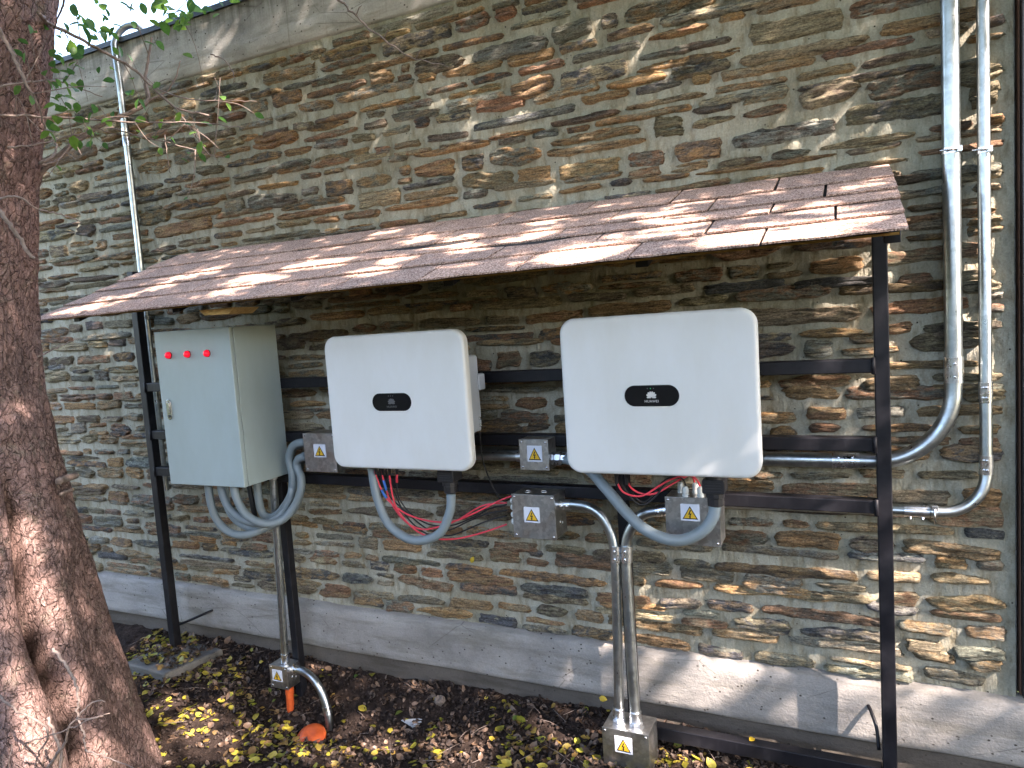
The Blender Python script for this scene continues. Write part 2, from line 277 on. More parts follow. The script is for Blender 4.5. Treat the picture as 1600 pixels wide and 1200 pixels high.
class MB:
    def __init__(s): s.v = []; s.f = []
    def add(s, V, F):
        b = len(s.v); s.v.extend([tuple(map(float, q)) for q in V]); s.f.extend([tuple(i+b for i in f) for f in F]); return s
    def box(s, x0, x1, y0, y1, z0, z1):
        return s.add([(x0, y0, z0), (x1, y0, z0), (x1, y1, z0), (x0, y1, z0), (x0, y0, z1), (x1, y0, z1), (x1, y1, z1), (x0, y1, z1)],
                     [(0, 3, 2, 1), (4, 5, 6, 7), (0, 1, 5, 4), (1, 2, 6, 5), (2, 3, 7, 6), (3, 0, 4, 7)])
    def prism(s, pts, y0, y1):
        """outline in (x, z), counter-clockwise seen from -y; y0 front, y1 back"""
        n = len(pts); V = [(x, y0, z) for x, z in pts] + [(x, y1, z) for x, z in pts]
        return s.add(V, [tuple(range(n)), tuple(range(2*n-1, n-1, -1))] + [(i, i+n, (i+1) % n+n, (i+1) % n) for i in range(n)])
    def rings(s, rings, cap0=True, cap1=True):
        n = len(rings[0]); V = [p for r in rings for p in r]; F = []
        for k in range(len(rings)-1):
            for i in range(n):
                j = (i+1) % n; F.append((k*n+i, k*n+j, (k+1)*n+j, (k+1)*n+i))
        if cap0: F.append(tuple(range(n-1, -1, -1)))
        if cap1: F.append(tuple((len(rings)-1)*n+i for i in range(n)))
        return s.add(V, F)
    def tube(s, path, r, n=14, cap=True):
        P = [Vector(p) for p in path]; N = len(P); rs = r if hasattr(r, '__len__') else [r]*N
        T = [((P[min(i+1, N-1)]-P[max(i-1, 0)]).normalized()) for i in range(N)]
        a = Vector((0, 0, 1)) if abs(T[0].z) < 0.9 else Vector((1, 0, 0)); nrm = (a - T[0]*a.dot(T[0])).normalized(); rings = []
        for i in range(N):
            nrm = (nrm - T[i]*nrm.dot(T[i])).normalized(); bi = T[i].cross(nrm)
            rings.append([P[i] + rs[i]*(math.cos(2*math.pi*k/n)*nrm + math.sin(2*math.pi*k/n)*bi) for k in range(n)])
        return s.rings(rings, cap, cap)
    def lathe(s, p, axis, prof, n=18):
        """prof: (distance along axis, radius) pairs"""
        ax = Vector(axis).normalized(); a = Vector((0, 0, 1)) if abs(ax.z) < 0.9 else Vector((1, 0, 0)); e1 = (a - ax*a.dot(ax)).normalized(); e2 = ax.cross(e1); p = Vector(p)
        return s.rings([[p + ax*d + max(r, 1e-4)*(math.cos(2*math.pi*k/n)*e1 + math.sin(2*math.pi*k/n)*e2) for k in range(n)] for d, r in prof])
    def build(s, name, m, parent=None, smooth=False, bevel=0.0, auto=None):
        off = wloc(parent) if parent is not None else Vector((0, 0, 0))
        me = bpy.data.meshes.new(name); me.from_pydata([(x-off.x, y-off.y, z-off.z) for x, y, z in s.v], [], s.f); me.update()
        o = link(name, me, m, parent)
        if smooth or auto:
            for p in me.polygons: p.use_smooth = True
            if auto:
                bm = bmesh.new(); bm.from_mesh(me)
                for e in bm.edges:
                    if len(e.link_faces) == 2 and e.calc_face_angle(0) > math.radians(auto): e.smooth = False
                bm.to_mesh(me); bm.free()
        if bevel:
            b = o.modifiers.new('bevel', 'BEVEL'); b.width = bevel; b.segments = 2; b.limit_method = 'ANGLE'; b.angle_limit = math.radians(40)
            for p in me.polygons: p.use_smooth = True
            b.harden_normals = True
        return o
def top_mesh(mb, name, m, label, cat, group=None, origin=None, **kw):
    """a thing that is one mesh, its origin moved to its own base"""
    vs_ = np.array(mb.v); o0 = Vector(origin) if origin else Vector((float(vs_[:, 0].mean()), float(vs_[:, 1].mean()), float(vs_[:, 2].min())))
    mb.v = [(x-o0.x, y-o0.y, z-o0.z) for x, y, z in mb.v]
    o = mb.build(name, m, None, **kw); o.location = o0; return tagit(o, label, cat, group)
def spline(pts, sub=8):
    P = [Vector(p) for p in pts]; P = [P[0]*2-P[1]] + P + [P[-1]*2-P[-2]]; out = []
    for i in range(1, len(P)-2):
        for k in range(sub):
            t = k/sub; a, b, c, d = P[i-1], P[i], P[i+1], P[i+2]
            out.append(0.5*((2*b) + (c-a)*t + (2*a-5*b+4*c-d)*t*t + (-a+3*b-3*c+d)*t**3))
    out.append(P[-2]); return out
def fillet(pts, rad, n=10):
    """polyline with rounded corners"""
    P = [Vector(p) for p in pts]; out = [P[0]]
    for i in range(1, len(P)-1):
        a = (P[i-1]-P[i]); b = (P[i+1]-P[i]); d = min(rad, a.length*0.98, b.length*0.98); A = P[i]+a.normalized()*d; B = P[i]+b.normalized()*d
        th = a.angle(b)
        for k in range(n+1):
            t = k/n; out.append((1-t)**2*A*1.0 + 2*t*(1-t)*(P[i]*0.86+(A+B)*0.07) + t*t*B)
    out.append(P[-1]); return out
def rrect(x0, x1, z0, z1, r, n=6):
    pts = []
    for cx, cz, a0 in ((x1-r, z0+r, -90), (x1-r, z1-r, 0), (x0+r, z1-r, 90), (x0+r, z0+r, 180)):
        for k in range(n+1):
            a = math.radians(a0 + 90*k/n); pts.append((cx + r*math.cos(a), cz + r*math.sin(a)))
    return pts
D = {
 'tube1': [(-2.716, -0.36, 1.002), (-2.722, -0.36, 0.965), (-2.714, -0.36, 0.88), (-2.694, -0.35, 0.807), (-2.642, -0.34, 0.759), (-2.573, -0.33, 0.745), (-2.522, -0.3, 0.752), (-2.482, -0.25, 0.77), (-2.434, -0.21, 0.792), (-2.366, -0.18, 0.868), (-2.337, -0.17, 0.955), (-2.33, -0.18, 1.034), (-2.287, -0.19, 1.095), (-2.256, -0.19, 1.098)],
 'tube2': [(-2.623, -0.37, 1.008), (-2.628, -0.37, 0.971), (-2.605, -0.37, 0.903), (-2.556, -0.37, 0.855), (-2.492, -0.36, 0.823), (-2.438, -0.33, 0.809), (-2.397, -0.29, 0.823), (-2.359, -0.26, 0.862), (-2.324, -0.25, 0.936), (-2.336, -0.22, 1.004), (-2.359, -0.2, 1.089), (-2.321, -0.2, 1.144), (-2.262, -0.2, 1.16)],
 'tube2b': [(-2.699, -0.28, 0.983), (-2.707, -0.28, 0.927), (-2.7, -0.28, 0.859), (-2.658, -0.28, 0.799), (-2.581, -0.28, 0.766), (-2.521, -0.26, 0.758), (-2.461, -0.23, 0.775), (-2.413, -0.21, 0.803), (-2.381, -0.16, 0.855), (-2.351, -0.15, 0.95), (-2.354, -0.15, 1.024), (-2.306, -0.16, 1.088), (-2.275, -0.16, 1.092)],
 'tube3': [(-2.52, -0.39, 1.016), (-2.525, -0.39, 0.981), (-2.507, -0.39, 0.917), (-2.469, -0.385, 0.861), (-2.415, -0.37, 0.828), (-2.37, -0.34, 0.816), (-2.333, -0.3, 0.83), (-2.29, -0.27, 0.884), (-2.257, -0.26, 0.954), (-2.258, -0.25, 1.013), (-2.284, -0.24, 1.061), (-2.269, -0.24, 1.094), (-2.226, -0.24, 1.106)],
 'tube4': [(-2.502, -0.27, 1.01), (-2.507, -0.27, 0.97), (-2.506, -0.27, 0.888), (-2.498, -0.265, 0.838), (-2.462, -0.26, 0.817), (-2.419, -0.25, 0.832), (-2.371, -0.24, 0.88), (-2.324, -0.24, 0.949), (-2.312, -0.24, 1.018), (-2.326, -0.24, 1.089), (-2.304, -0.24, 1.143), (-2.271, -0.24, 1.164), (-2.222, -0.24, 1.171)],
 'tube_dark': [(-2.609, -0.23, 0.997), (-2.598, -0.23, 0.926), (-2.587, -0.23, 0.826), (-2.592, -0.21, 0.782), (-2.56, -0.19, 0.769), (-2.499, -0.18, 0.779)],
 'loopL': [(-1.82, -0.3, 1.19), (-1.813, -0.31, 1.124), (-1.798, -0.33, 1.067), (-1.776, -0.34, 0.957), (-1.72, -0.345, 0.848), (-1.606, -0.35, 0.798), (-1.489, -0.345, 0.831), (-1.437, -0.335, 0.92), (-1.428, -0.33, 0.991)],
 'loopR': [(-0.413, -0.33, 1.02), (-0.422, -0.34, 0.961), (-0.46, -0.35, 0.911), (-0.525, -0.36, 0.881), (-0.59, -0.36, 0.885), (-0.658, -0.35, 0.911), (-0.718, -0.33, 0.954), (-0.768, -0.31, 1.0), (-0.823, -0.28, 1.046), (-0.864, -0.26, 1.08), (-0.921, -0.235, 1.107), (-0.971, -0.215, 1.116), (-1.004, -0.21, 1.118)],
 'redA': [(-1.767, -0.345, 1.094), (-1.779, -0.334, 1.058), (-1.751, -0.323, 0.968), (-1.69, -0.312, 0.909), (-1.627, -0.301, 0.878), (-1.539, -0.29, 0.861), (-1.451, -0.279, 0.867), (-1.363, -0.268, 0.902), (-1.276, -0.257, 0.944), (-1.218, -0.246, 0.968), (-1.197, -0.235, 0.971)],
 'redB': [(-1.735, -0.345, 1.095), (-1.747, -0.333, 1.059), (-1.733, -0.321, 0.964), (-1.704, -0.308, 0.894), (-1.658, -0.296, 0.843), (-1.599, -0.284, 0.824), (-1.528, -0.272, 0.837), (-1.448, -0.259, 0.866), (-1.336, -0.247, 0.927), (-1.234, -0.235, 0.941)],
 'redC': [(-1.697, -0.35, 1.097), (-1.709, -0.337, 1.061), (-1.707, -0.324, 0.949), (-1.687, -0.312, 0.888), (-1.624, -0.299, 0.82), (-1.548, -0.286, 0.79), (-1.485, -0.273, 0.787), (-1.421, -0.261, 0.796), (-1.335, -0.248, 0.82), (-1.241, -0.235, 0.853)],
 'blkA': [(-1.675, -0.33, 1.093), (-1.685, -0.318, 1.061), (-1.695, -0.307, 0.966), (-1.653, -0.295, 0.893), (-1.592, -0.283, 0.852), (-1.543, -0.272, 0.839), (-1.474, -0.26, 0.842), (-1.375, -0.248, 0.88), (-1.311, -0.237, 0.913), (-1.24, -0.225, 0.93)],
 'blkB': [(-1.758, -0.33, 1.091), (-1.766, -0.318, 1.055), (-1.747, -0.307, 0.972), (-1.677, -0.295, 0.9), (-1.612, -0.283, 0.842), (-1.564, -0.272, 0.816), (-1.489, -0.26, 0.822), (-1.399, -0.248, 0.862), (-1.312, -0.237, 0.896), (-1.241, -0.225, 0.907)],
 'blkC': [(-1.726, -0.33, 1.092), (-1.736, -0.317, 1.055), (-1.714, -0.304, 0.977), (-1.673, -0.291, 0.874), (-1.6, -0.277, 0.807), (-1.536, -0.264, 0.797), (-1.473, -0.251, 0.801), (-1.337, -0.238, 0.858), (-1.243, -0.225, 0.885)],
 'rR1': [(-0.745, -0.345, 1.097), (-0.747, -0.333, 1.066), (-0.732, -0.321, 1.029), (-0.695, -0.309, 1.012), (-0.66, -0.297, 1.015), (-0.618, -0.285, 1.041), (-0.576, -0.273, 1.065), (-0.538, -0.261, 1.077), (-0.505, -0.249, 1.076), (-0.487, -0.237, 1.056), (-0.48, -0.225, 1.025)],
 'rR2': [(-0.708, -0.345, 1.099), (-0.712, -0.326, 1.066), (-0.697, -0.306, 1.033), (-0.662, -0.287, 1.014), (-0.623, -0.268, 1.017), (-0.577, -0.248, 1.043), (-0.533, -0.229, 1.067), (-0.513, -0.209, 1.069), (-0.507, -0.19, 1.041)],
 'bR1': [(-0.735, -0.33, 1.094), (-0.738, -0.32, 1.064), (-0.728, -0.311, 1.036), (-0.704, -0.301, 0.997), (-0.682, -0.292, 0.978), (-0.656, -0.282, 0.982), (-0.622, -0.273, 1.012), (-0.598, -0.263, 1.046), (-0.574, -0.254, 1.066), (-0.551, -0.244, 1.071), (-0.536, -0.235, 1.057), (-0.53, -0.225, 1.03)],
 'bR2': [(-0.706, -0.32, 1.093), (-0.71, -0.304, 1.054), (-0.701, -0.288, 1.006), (-0.675, -0.271, 0.981), (-0.646, -0.255, 1.0), (-0.616, -0.239, 1.042), (-0.588, -0.223, 1.062), (-0.566, -0.206, 1.062), (-0.555, -0.19, 1.036)],
 'earth': [(-1.312, -0.27, 1.257), (-1.313, -0.27, 1.191), (-1.31, -0.265, 1.114), (-1.295, -0.25, 1.034), (-1.271, -0.235, 0.966), (-1.252, -0.22, 0.943), (-1.236, -0.2, 0.946)],
 'elbow': [(-2.496, -0.21, 0.045), (-2.459, -0.21, 0.052), (-2.398, -0.215, 0.056), (-2.334, -0.22, 0.034), (-2.282, -0.225, -0.022), (-2.255, -0.23, -0.087), (-2.242, -0.235, -0.154), (-2.245, -0.235, -0.199)],
 'orange_pipe': [(-2.487, -0.22, -0.027), (-2.489, -0.22, -0.076), (-2.491, -0.23, -0.227), (-2.494, -0.23, -0.251)],
 'orange_end': [(-2.285, -0.3, -0.173)],
 'pole': [(-2.463, -0.21, 1.012), (-2.506, -0.21, 0.063)],
 'riser1': [(-1.052, -0.225, 0.941), (-0.986, -0.225, 0.945), (-0.909, -0.225, 0.941), (-0.853, -0.227, 0.911), (-0.816, -0.23, 0.848), (-0.801, -0.235, 0.778), (-0.8, -0.24, 0.687), (-0.806, -0.26, 0.323), (-0.808, -0.275, 0.131)],
 'riser2': [(-0.596, -0.225, 0.946), (-0.649, -0.225, 0.936), (-0.695, -0.225, 0.919), (-0.735, -0.227, 0.872), (-0.757, -0.23, 0.809), (-0.759, -0.24, 0.69), (-0.752, -0.26, 0.332), (-0.744, -0.275, 0.13)],
 'bigpipe': [(0.308, -0.05, 2.572), (0.301, -0.05, 1.961), (0.295, -0.05, 1.378)],
 'lcond': [(-3.407, -0.045, 2.093), (-3.418, -0.045, 2.497), (-3.414, -0.045, 2.957), (-3.411, -0.045, 3.087)],
 'rodR': [(0.032, -0.045, 0.225), (0.043, -0.07, 0.21), (0.056, -0.1, 0.174), (0.06, -0.125, 0.115)],
 'rodL': [(-3.156, -0.03, 0.196), (-3.311, -0.14, 0.136)],
 'block_wood': [(-2.247, -0.7, 1.79), (-2.057, -0.7, 1.791), (-2.094, -0.7, 1.758), (-2.237, -0.7, 1.764)],
 'cab_handle': [(-2.814, -0.45, 1.353)],
 'cab_lamps': [(-2.776, -0.45, 1.601), (-2.656, -0.45, 1.601), (-2.535, -0.45, 1.6)],
 'dispL': [(-1.688, -0.44, 1.407), (-1.507, -0.44, 1.404), (-1.514, -0.44, 1.336), (-1.695, -0.44, 1.337)],
 'dispR': [(-0.666, -0.44, 1.42), (-0.488, -0.44, 1.416), (-0.491, -0.44, 1.345), (-0.67, -0.44, 1.346)],
 'sA': [(-2.142, -0.28, 1.171), (-2.069, -0.28, 1.172), (-2.076, -0.28, 1.112), (-2.144, -0.28, 1.111)],
 'sB': [(-1.125, -0.25, 1.172), (-1.061, -0.25, 1.173), (-1.062, -0.25, 1.114), (-1.126, -0.25, 1.115)],
 'sC': [(-1.139, -0.285, 0.943), (-1.072, -0.285, 0.946), (-1.074, -0.285, 0.884), (-1.138, -0.285, 0.883)],
 'sD': [(-0.542, -0.275, 0.983), (-0.477, -0.275, 0.983), (-0.477, -0.275, 0.926), (-0.542, -0.275, 0.924)],
 'sE': [(-2.554, -0.25, 0.055), (-2.491, -0.25, 0.062), (-2.492, -0.25, 0.004), (-2.556, -0.25, -0.003)],
 'sF': [(-0.81, -0.335, 0.115), (-0.745, -0.335, 0.12), (-0.743, -0.335, 0.062), (-0.806, -0.335, 0.051)],
 'knC': [(-0.994, -0.285, 0.87)],
 'coup_big': [(0.296, -0.05, 1.444), (0.295, -0.05, 1.364), (-0.062, -0.08, 1.114), (0.02, -0.08, 1.116), (0.302, -0.05, 2.086)],
 'coup_sm': [(0.376, -0.05, 1.36), (0.376, -0.05, 1.299), (0.376, -0.05, 1.126), (0.376, -0.05, 1.068), (0.157, -0.09, 0.952), (0.237, -0.09, 0.956), (0.246, -0.09, 0.957), (0.384, -0.05, 2.077)],
 'coup_r': [(-0.795, -0.235, 0.8), (-0.794, -0.24, 0.741), (-0.753, -0.235, 0.803), (-0.755, -0.24, 0.744)],
 'b1': [(-2.76, -1.0, 2.271), (-2.741, -0.98, 2.299), (-2.664, -0.9, 2.402), (-2.579, -0.82, 2.491), (-2.481, -0.78, 2.527), (-2.408, -0.72, 2.578), (-2.43, -0.7, 2.663), (-2.428, -0.68, 2.747), (-2.413, -0.66, 2.838)],
 'b1b': [(-2.408, -0.72, 2.578), (-2.338, -0.68, 2.622), (-2.308, -0.66, 2.673), (-2.299, -0.64, 2.732)],
 'b2': [(-2.413, -1.1, 2.778), (-2.502, -1.0, 2.795), (-2.499, -0.9, 2.778), (-2.445, -0.82, 2.727), (-2.393, -0.78, 2.684), (-2.35, -0.74, 2.621), (-2.281, -0.7, 2.54), (-2.164, -0.66, 2.5)],
 'b2b': [(-2.281, -0.7, 2.54), (-2.233, -0.68, 2.448), (-2.192, -0.66, 2.374)],
 'b2c': [(-2.35, -0.74, 2.621), (-2.226, -0.7, 2.56), (-2.076, -0.66, 2.537), (-1.95, -0.63, 2.518)],
 'b3': [(-2.557, -1.2, 2.45), (-2.48, -1.1, 2.454), (-2.396, -0.95, 2.461), (-2.261, -0.85, 2.45), (-2.065, -0.8, 2.424), (-1.897, -0.76, 2.386)],
 'b4': [(-2.23, -1.35, 2.613), (-2.221, -1.32, 2.539), (-2.21, -1.3, 2.459), (-2.225, -1.26, 2.406), (-2.293, -1.2, 2.333)],
 'b5': [(-2.084, -1.5, 2.054), (-2.078, -1.48, 2.02), (-2.082, -1.45, 1.971), (-2.083, -1.43, 1.931), (-2.079, -1.42, 1.921)],
 'b6': [(-2.252, -1.4, 2.113), (-2.212, -1.36, 2.117), (-2.225, -1.3, 2.089), (-2.274, -1.2, 2.09), (-2.32, -1.1, 2.081)],
 'b7': [(-1.082, -1.3, 2.46), (-1.055, -1.28, 2.425), (-1.034, -1.25, 2.393), (-0.994, -1.2, 2.347), (-0.939, -1.15, 2.305), (-0.876, -1.1, 2.288)],
 'b8': [(-2.264, -1.1, 2.802), (-2.379, -1.05, 2.783), (-2.491, -1.0, 2.777)],
 'b9': [(-2.51, -1.2, 2.338), (-2.489, -1.15, 2.348), (-2.543, -1.0, 2.407), (-2.437, -0.95, 2.428), (-2.354, -0.92, 2.432)],
 'b10': [(-2.336, -1.3, 2.474), (-2.335, -1.2, 2.514), (-2.472, -1.0, 2.589), (-2.416, -0.9, 2.554)],
 'b11': [(-2.45, -0.85, 2.462), (-2.348, -0.8, 2.421), (-2.185, -0.76, 2.367), (-2.043, -0.72, 2.313)],
 'b12': [(-2.074, -0.8, 2.408), (-2.069, -0.79, 2.347), (-2.012, -0.78, 2.291)],
 'b13': [(-2.352, -0.7, 2.854), (-2.275, -0.7, 2.86), (-2.203, -0.7, 2.884), (-2.138, -0.7, 2.918)],
 'b14': [(-2.178, -0.6, 2.741), (-2.11, -0.6, 2.704), (-2.072, -0.6, 2.642), (-2.083, -0.6, 2.611)],
 'b15': [(-2.661, -1.0, 2.338), (-2.641, -0.95, 2.354), (-2.622, -0.9, 2.423), (-2.611, -0.88, 2.484)],
 'b16': [(-2.236, -0.8, 2.413), (-2.238, -0.8, 2.322), (-2.232, -0.8, 2.275)],
 'b17': [(-2.501, -1.1, 2.301), (-2.495, -1.05, 2.342), (-2.553, -1.0, 2.416)],
 'b18': [(-2.648, -1.1, 1.638), (-2.71, -1.0, 1.664), (-2.743, -0.92, 1.685), (-2.746, -0.88, 1.701)],
 'stub1': [(-2.703, -1.05, 1.167), (-2.764, -0.98, 1.16), (-2.79, -0.93, 1.158)],
 'stub2': [(-2.702, -1.05, 1.117), (-2.746, -1.0, 1.113), (-2.757, -0.97, 1.112)],
 't1': [(-2.006, -1.55, 0.843), (-1.963, -1.55, 0.807), (-1.93, -1.55, 0.763), (-1.918, -1.55, 0.714), (-1.915, -1.56, 0.665), (-1.865, -1.58, 0.632), (-1.831, -1.6, 0.612)],
 't2': [(-1.979, -1.6, 0.675), (-1.96, -1.6, 0.634), (-1.943, -1.6, 0.583), (-1.967, -1.6, 0.504)],
 't3': [(-2.007, -1.7, 0.787), (-1.943, -1.68, 0.736), (-1.879, -1.66, 0.693), (-1.935, -1.66, 0.612), (-1.97, -1.66, 0.551)],
 't4': [(-1.831, -1.6, 0.612), (-1.834, -1.55, 0.562), (-1.783, -1.5, 0.504)],
 't5': [(-1.921, -1.56, 0.66), (-1.844, -1.56, 0.718), (-1.794, -1.56, 0.734)],
 't6': [(-2.004, -1.65, 0.627), (-1.91, -1.62, 0.655), (-1.801, -1.6, 0.7), (-1.751, -1.58, 0.716)],
 't7': [(-1.99, -1.62, 0.53), (-1.89, -1.62, 0.624), (-1.879, -1.6, 0.677), (-1.779, -1.58, 0.702)],
 't8': [(-2.867, -0.75, 0.182), (-2.813, -0.7, 0.177), (-2.785, -0.68, 0.13), (-2.838, -0.66, -0.04)],
 'leaves': [(-2.726, -1.021, 2.73), (-2.829, -0.981, 2.617), (-2.615, -1.069, 2.56), (-2.798, -0.996, 2.725), (-2.68, -0.97, 2.56), (-2.483, -1.07, 2.416), (-2.192, -1.225, 2.414), (-2.151, -1.19, 2.518), (-2.381, -1.003, 2.585), (-2.387, -1.017, 2.568), (-2.284, -1.111, 2.543), (-2.328, -1.033, 2.781), (-2.763, -0.706, 2.983), (-2.788, -0.673, 2.993), (-2.64, -0.727, 2.914), (-2.146, -1.084, 2.675), (-2.198, -1.034, 2.693), (-2.188, -1.023, 2.727), (-2.156, -1.02, 2.702), (-2.496, -0.717, 2.875), (-2.522, -0.775, 2.852), (-2.292, -0.933, 2.745), (-2.311, -0.986, 2.726), (-2.271, -1.047, 2.722), (-2.243, -1.06, 2.703), (-2.759, -0.663, 2.902), (-2.224, -1.132, 2.64), (-2.381, -0.956, 2.738), (-2.537, -0.873, 2.774), (-2.407, -1.003, 2.714), (-2.254, -1.092, 2.763), (-2.404, -0.977, 2.85), (-1.913, -1.087, 2.646), (-1.902, -1.053, 2.651), (-2.05, -0.894, 2.773), (-2.164, -0.77, 2.85), (-1.802, -1.074, 2.654), (-2.023, -0.906, 2.732), (-1.818, -1.061, 2.617), (-1.949, -1.044, 2.711), (-2.235, -0.874, 2.852), (-2.254, -0.827, 2.871), (-1.929, -0.919, 2.746), (-1.983, -0.836, 2.776), (-2.08, -0.701, 2.863), (-2.023, -0.773, 2.811), (-1.793, -1.026, 2.653), (-2.125, -0.642, 2.899), (-2.694, -0.643, 2.783), (-2.295, -0.933, 2.58), (-2.434, -0.76, 2.62), (-2.247, -0.887, 2.521), (-2.325, -1.091, 2.368), (-2.669, -0.791, 2.498), (-2.189, -1.119, 2.336), (-2.704, -0.718, 2.511), (-2.565, -0.826, 2.575), (-2.435, -1.011, 2.457), (-2.295, -1.14, 2.625), (-2.438, -1.033, 2.674), (-2.442, -1.057, 2.642), (-1.996, -0.993, 2.75), (-2.214, -0.78, 2.867), (-2.277, -0.899, 2.853), (-2.133, -1.072, 2.751), (-2.693, -0.67, 3.048), (-2.555, -0.651, 2.99), (-2.215, -0.734, 2.8), (-1.889, -1.003, 2.649), (-1.92, -0.928, 2.314), (-2.124, -0.739, 2.452), (-2.407, -1.049, 2.58), (-2.456, -1.003, 2.572), (-2.369, -1.088, 2.587), (-2.534, -0.963, 2.566), (-2.327, -1.159, 2.559), (-2.237, -1.219, 2.447), (-2.188, -1.236, 2.391), (-2.252, -1.17, 2.432), (-2.179, -1.238, 2.374), (-2.033, -0.629, 2.891), (-2.517, -1.037, 2.781), (-1.827, -1.103, 2.672), (-1.812, -1.008, 2.71), (-2.06, -0.825, 2.778), (-1.634, -1.092, 2.638)],
 'trunk': [(-3.007, -1.17, -0.12, 0.46), (-2.975, -1.17, 0.336, 0.38), (-2.996, -1.17, 0.674, 0.335), (-3.005, -1.17, 0.867, 0.315), (-3.024, -1.17, 1.162, 0.29), (-3.056, -1.17, 1.528, 0.27), (-3.01, -1.17, 1.856, 0.26), (-2.907, -1.17, 2.259, 0.25), (-2.799, -1.17, 2.591, 0.25), (-2.691, -1.17, 2.901, 0.25), (-2.584, -1.17, 3.191, 0.245), (-2.441, -1.17, 3.643, 0.23)],
}
rnd = random.Random(7); rng = np.random.default_rng(7)
# ------------------------------------------------------------------ ground
def ground_h(x, y):
    x = np.asarray(x, float); y = np.asarray(y, float)
    d = np.clip(-y, 0, None)
    left = 1/(1+np.exp((x+1.35)*5))
    slope = (0.15*left + 0.07*(1-left))*(1-np.exp(-d/0.28))
    h = 0.0 - slope
    h = h - 0.085*np.exp(-((x+2.33)/0.30)**2-((y+0.28)/0.17)**2) - 0.05*np.exp(-((x+2.0)/0.45)**2-((y+0.26)/0.2)**2)
    h = h + 0.075*np.exp(-((x+3.25)/0.42)**2-((y+0.42)/0.26)**2)
    h = h + 0.03*np.exp(-((x+2.75)/0.30)**2-((y+0.45)/0.2)**2) + 0.05*np.exp(-((x+0.78)/0.25)**2-((y+0.33)/0.16)**2)
    h = h - 0.03*np.exp(-((x-0.2)/0.6)**2)
    return h
xs = np.concatenate([np.linspace(-11, -3.9, 40), np.arange(-3.85, 0.9, 0.0125), np.linspace(0.95, 8, 40)])
ys = np.concatenate([np.linspace(-9, -1.6, 36), np.arange(-1.55, 0.13, 0.0125)])
GX, GY = np.meshgrid(xs, ys)
near = np.clip((GY+1.8)/0.3, 0, 1)
GZ = ground_h(GX, GY) + near*(0.026*fbm(GX*7, GY*7, 1.3, 4, 0.6) + 0.017*np.abs(fbm(GX*28, GY*28, 7.7, 3, 0.6))) + (1-near)*0.02*fbm(GX*2, GY*2, 3)
nx, ny = len(xs), len(ys)
idx = np.arange(nx*ny).reshape(ny, nx)
F = np.stack([idx[:-1, :-1], idx[:-1, 1:], idx[1:, 1:], idx[1:, :-1]], -1).reshape(-1, 4)
soil = link('soil', mesh_from_arrays('soil', np.stack([GX, GY, GZ], -1).reshape(-1, 3), F), M['soil']); soil['kind'] = 'structure'
mb = MB()
lawn = MB().add([(-400, -400, -0.30), (400, -400, -0.30), (400, 400, -0.30), (-400, 400, -0.30)], [(0, 1, 2, 3)]).build('lawn', M['lawn']); lawn['kind'] = 'structure'
lw2 = MB(); lw2.add([(-60, -60, -0.10), (60, -60, -0.10), (60, -6.5, -0.10), (-60, -6.5, -0.10)], [(0, 1, 2, 3)]); o = lw2.build('lawn', M['lawn']); o['kind'] = 'structure'
def soil_z(x, y): return float(ground_h(x, y) + 0.026*fbm(x*7, y*7, 1.3, 4, 0.6) + 0.017*abs(fbm(x*28, y*28, 7.7, 3, 0.6)))

# ------------------------------------------------------------------ stone wall
WX0, WX1 = -6.2, 0.478
Z_PL, Z_BAND, Z_TOP = 0.305, 2.978, 3.235
wall = empty('stone_wall', (-2.9, 0.0, 0.0), 'long wall of rough slate in pale mortar between a concrete foot and a concrete parapet', 'wall')
mbx = np.arange(WX0, WX1+1e-6, 0.0135); mbz = np.arange(Z_PL-0.02, Z_BAND+0.02, 0.0135)
MX, MZ = np.meshgrid(mbx, mbz)
MY = -0.002 + 0.007*fbm(MX*5, MZ*9, 2.2, 4, 0.6) + 0.007*fbm(MX*24, MZ*38, 4.4, 3, 0.6)
nx, ny = len(mbx), len(mbz); idx = np.arange(nx*ny).reshape(ny, nx)
F = np.stack([idx[:-1, :-1], idx[:-1, 1:], idx[1:, 1:], idx[1:, :-1]], -1).reshape(-1, 4)
o = link('mortar_bed', mesh_from_arrays('mortar_bed', np.stack([MX+2.9, MY, MZ], -1).reshape(-1, 3), F), M['mortar'], wall)
MB().box(WX0, WX1, 0.03, 0.30, -0.35, Z_TOP-0.004).build('wall_core', M['band'], wall)

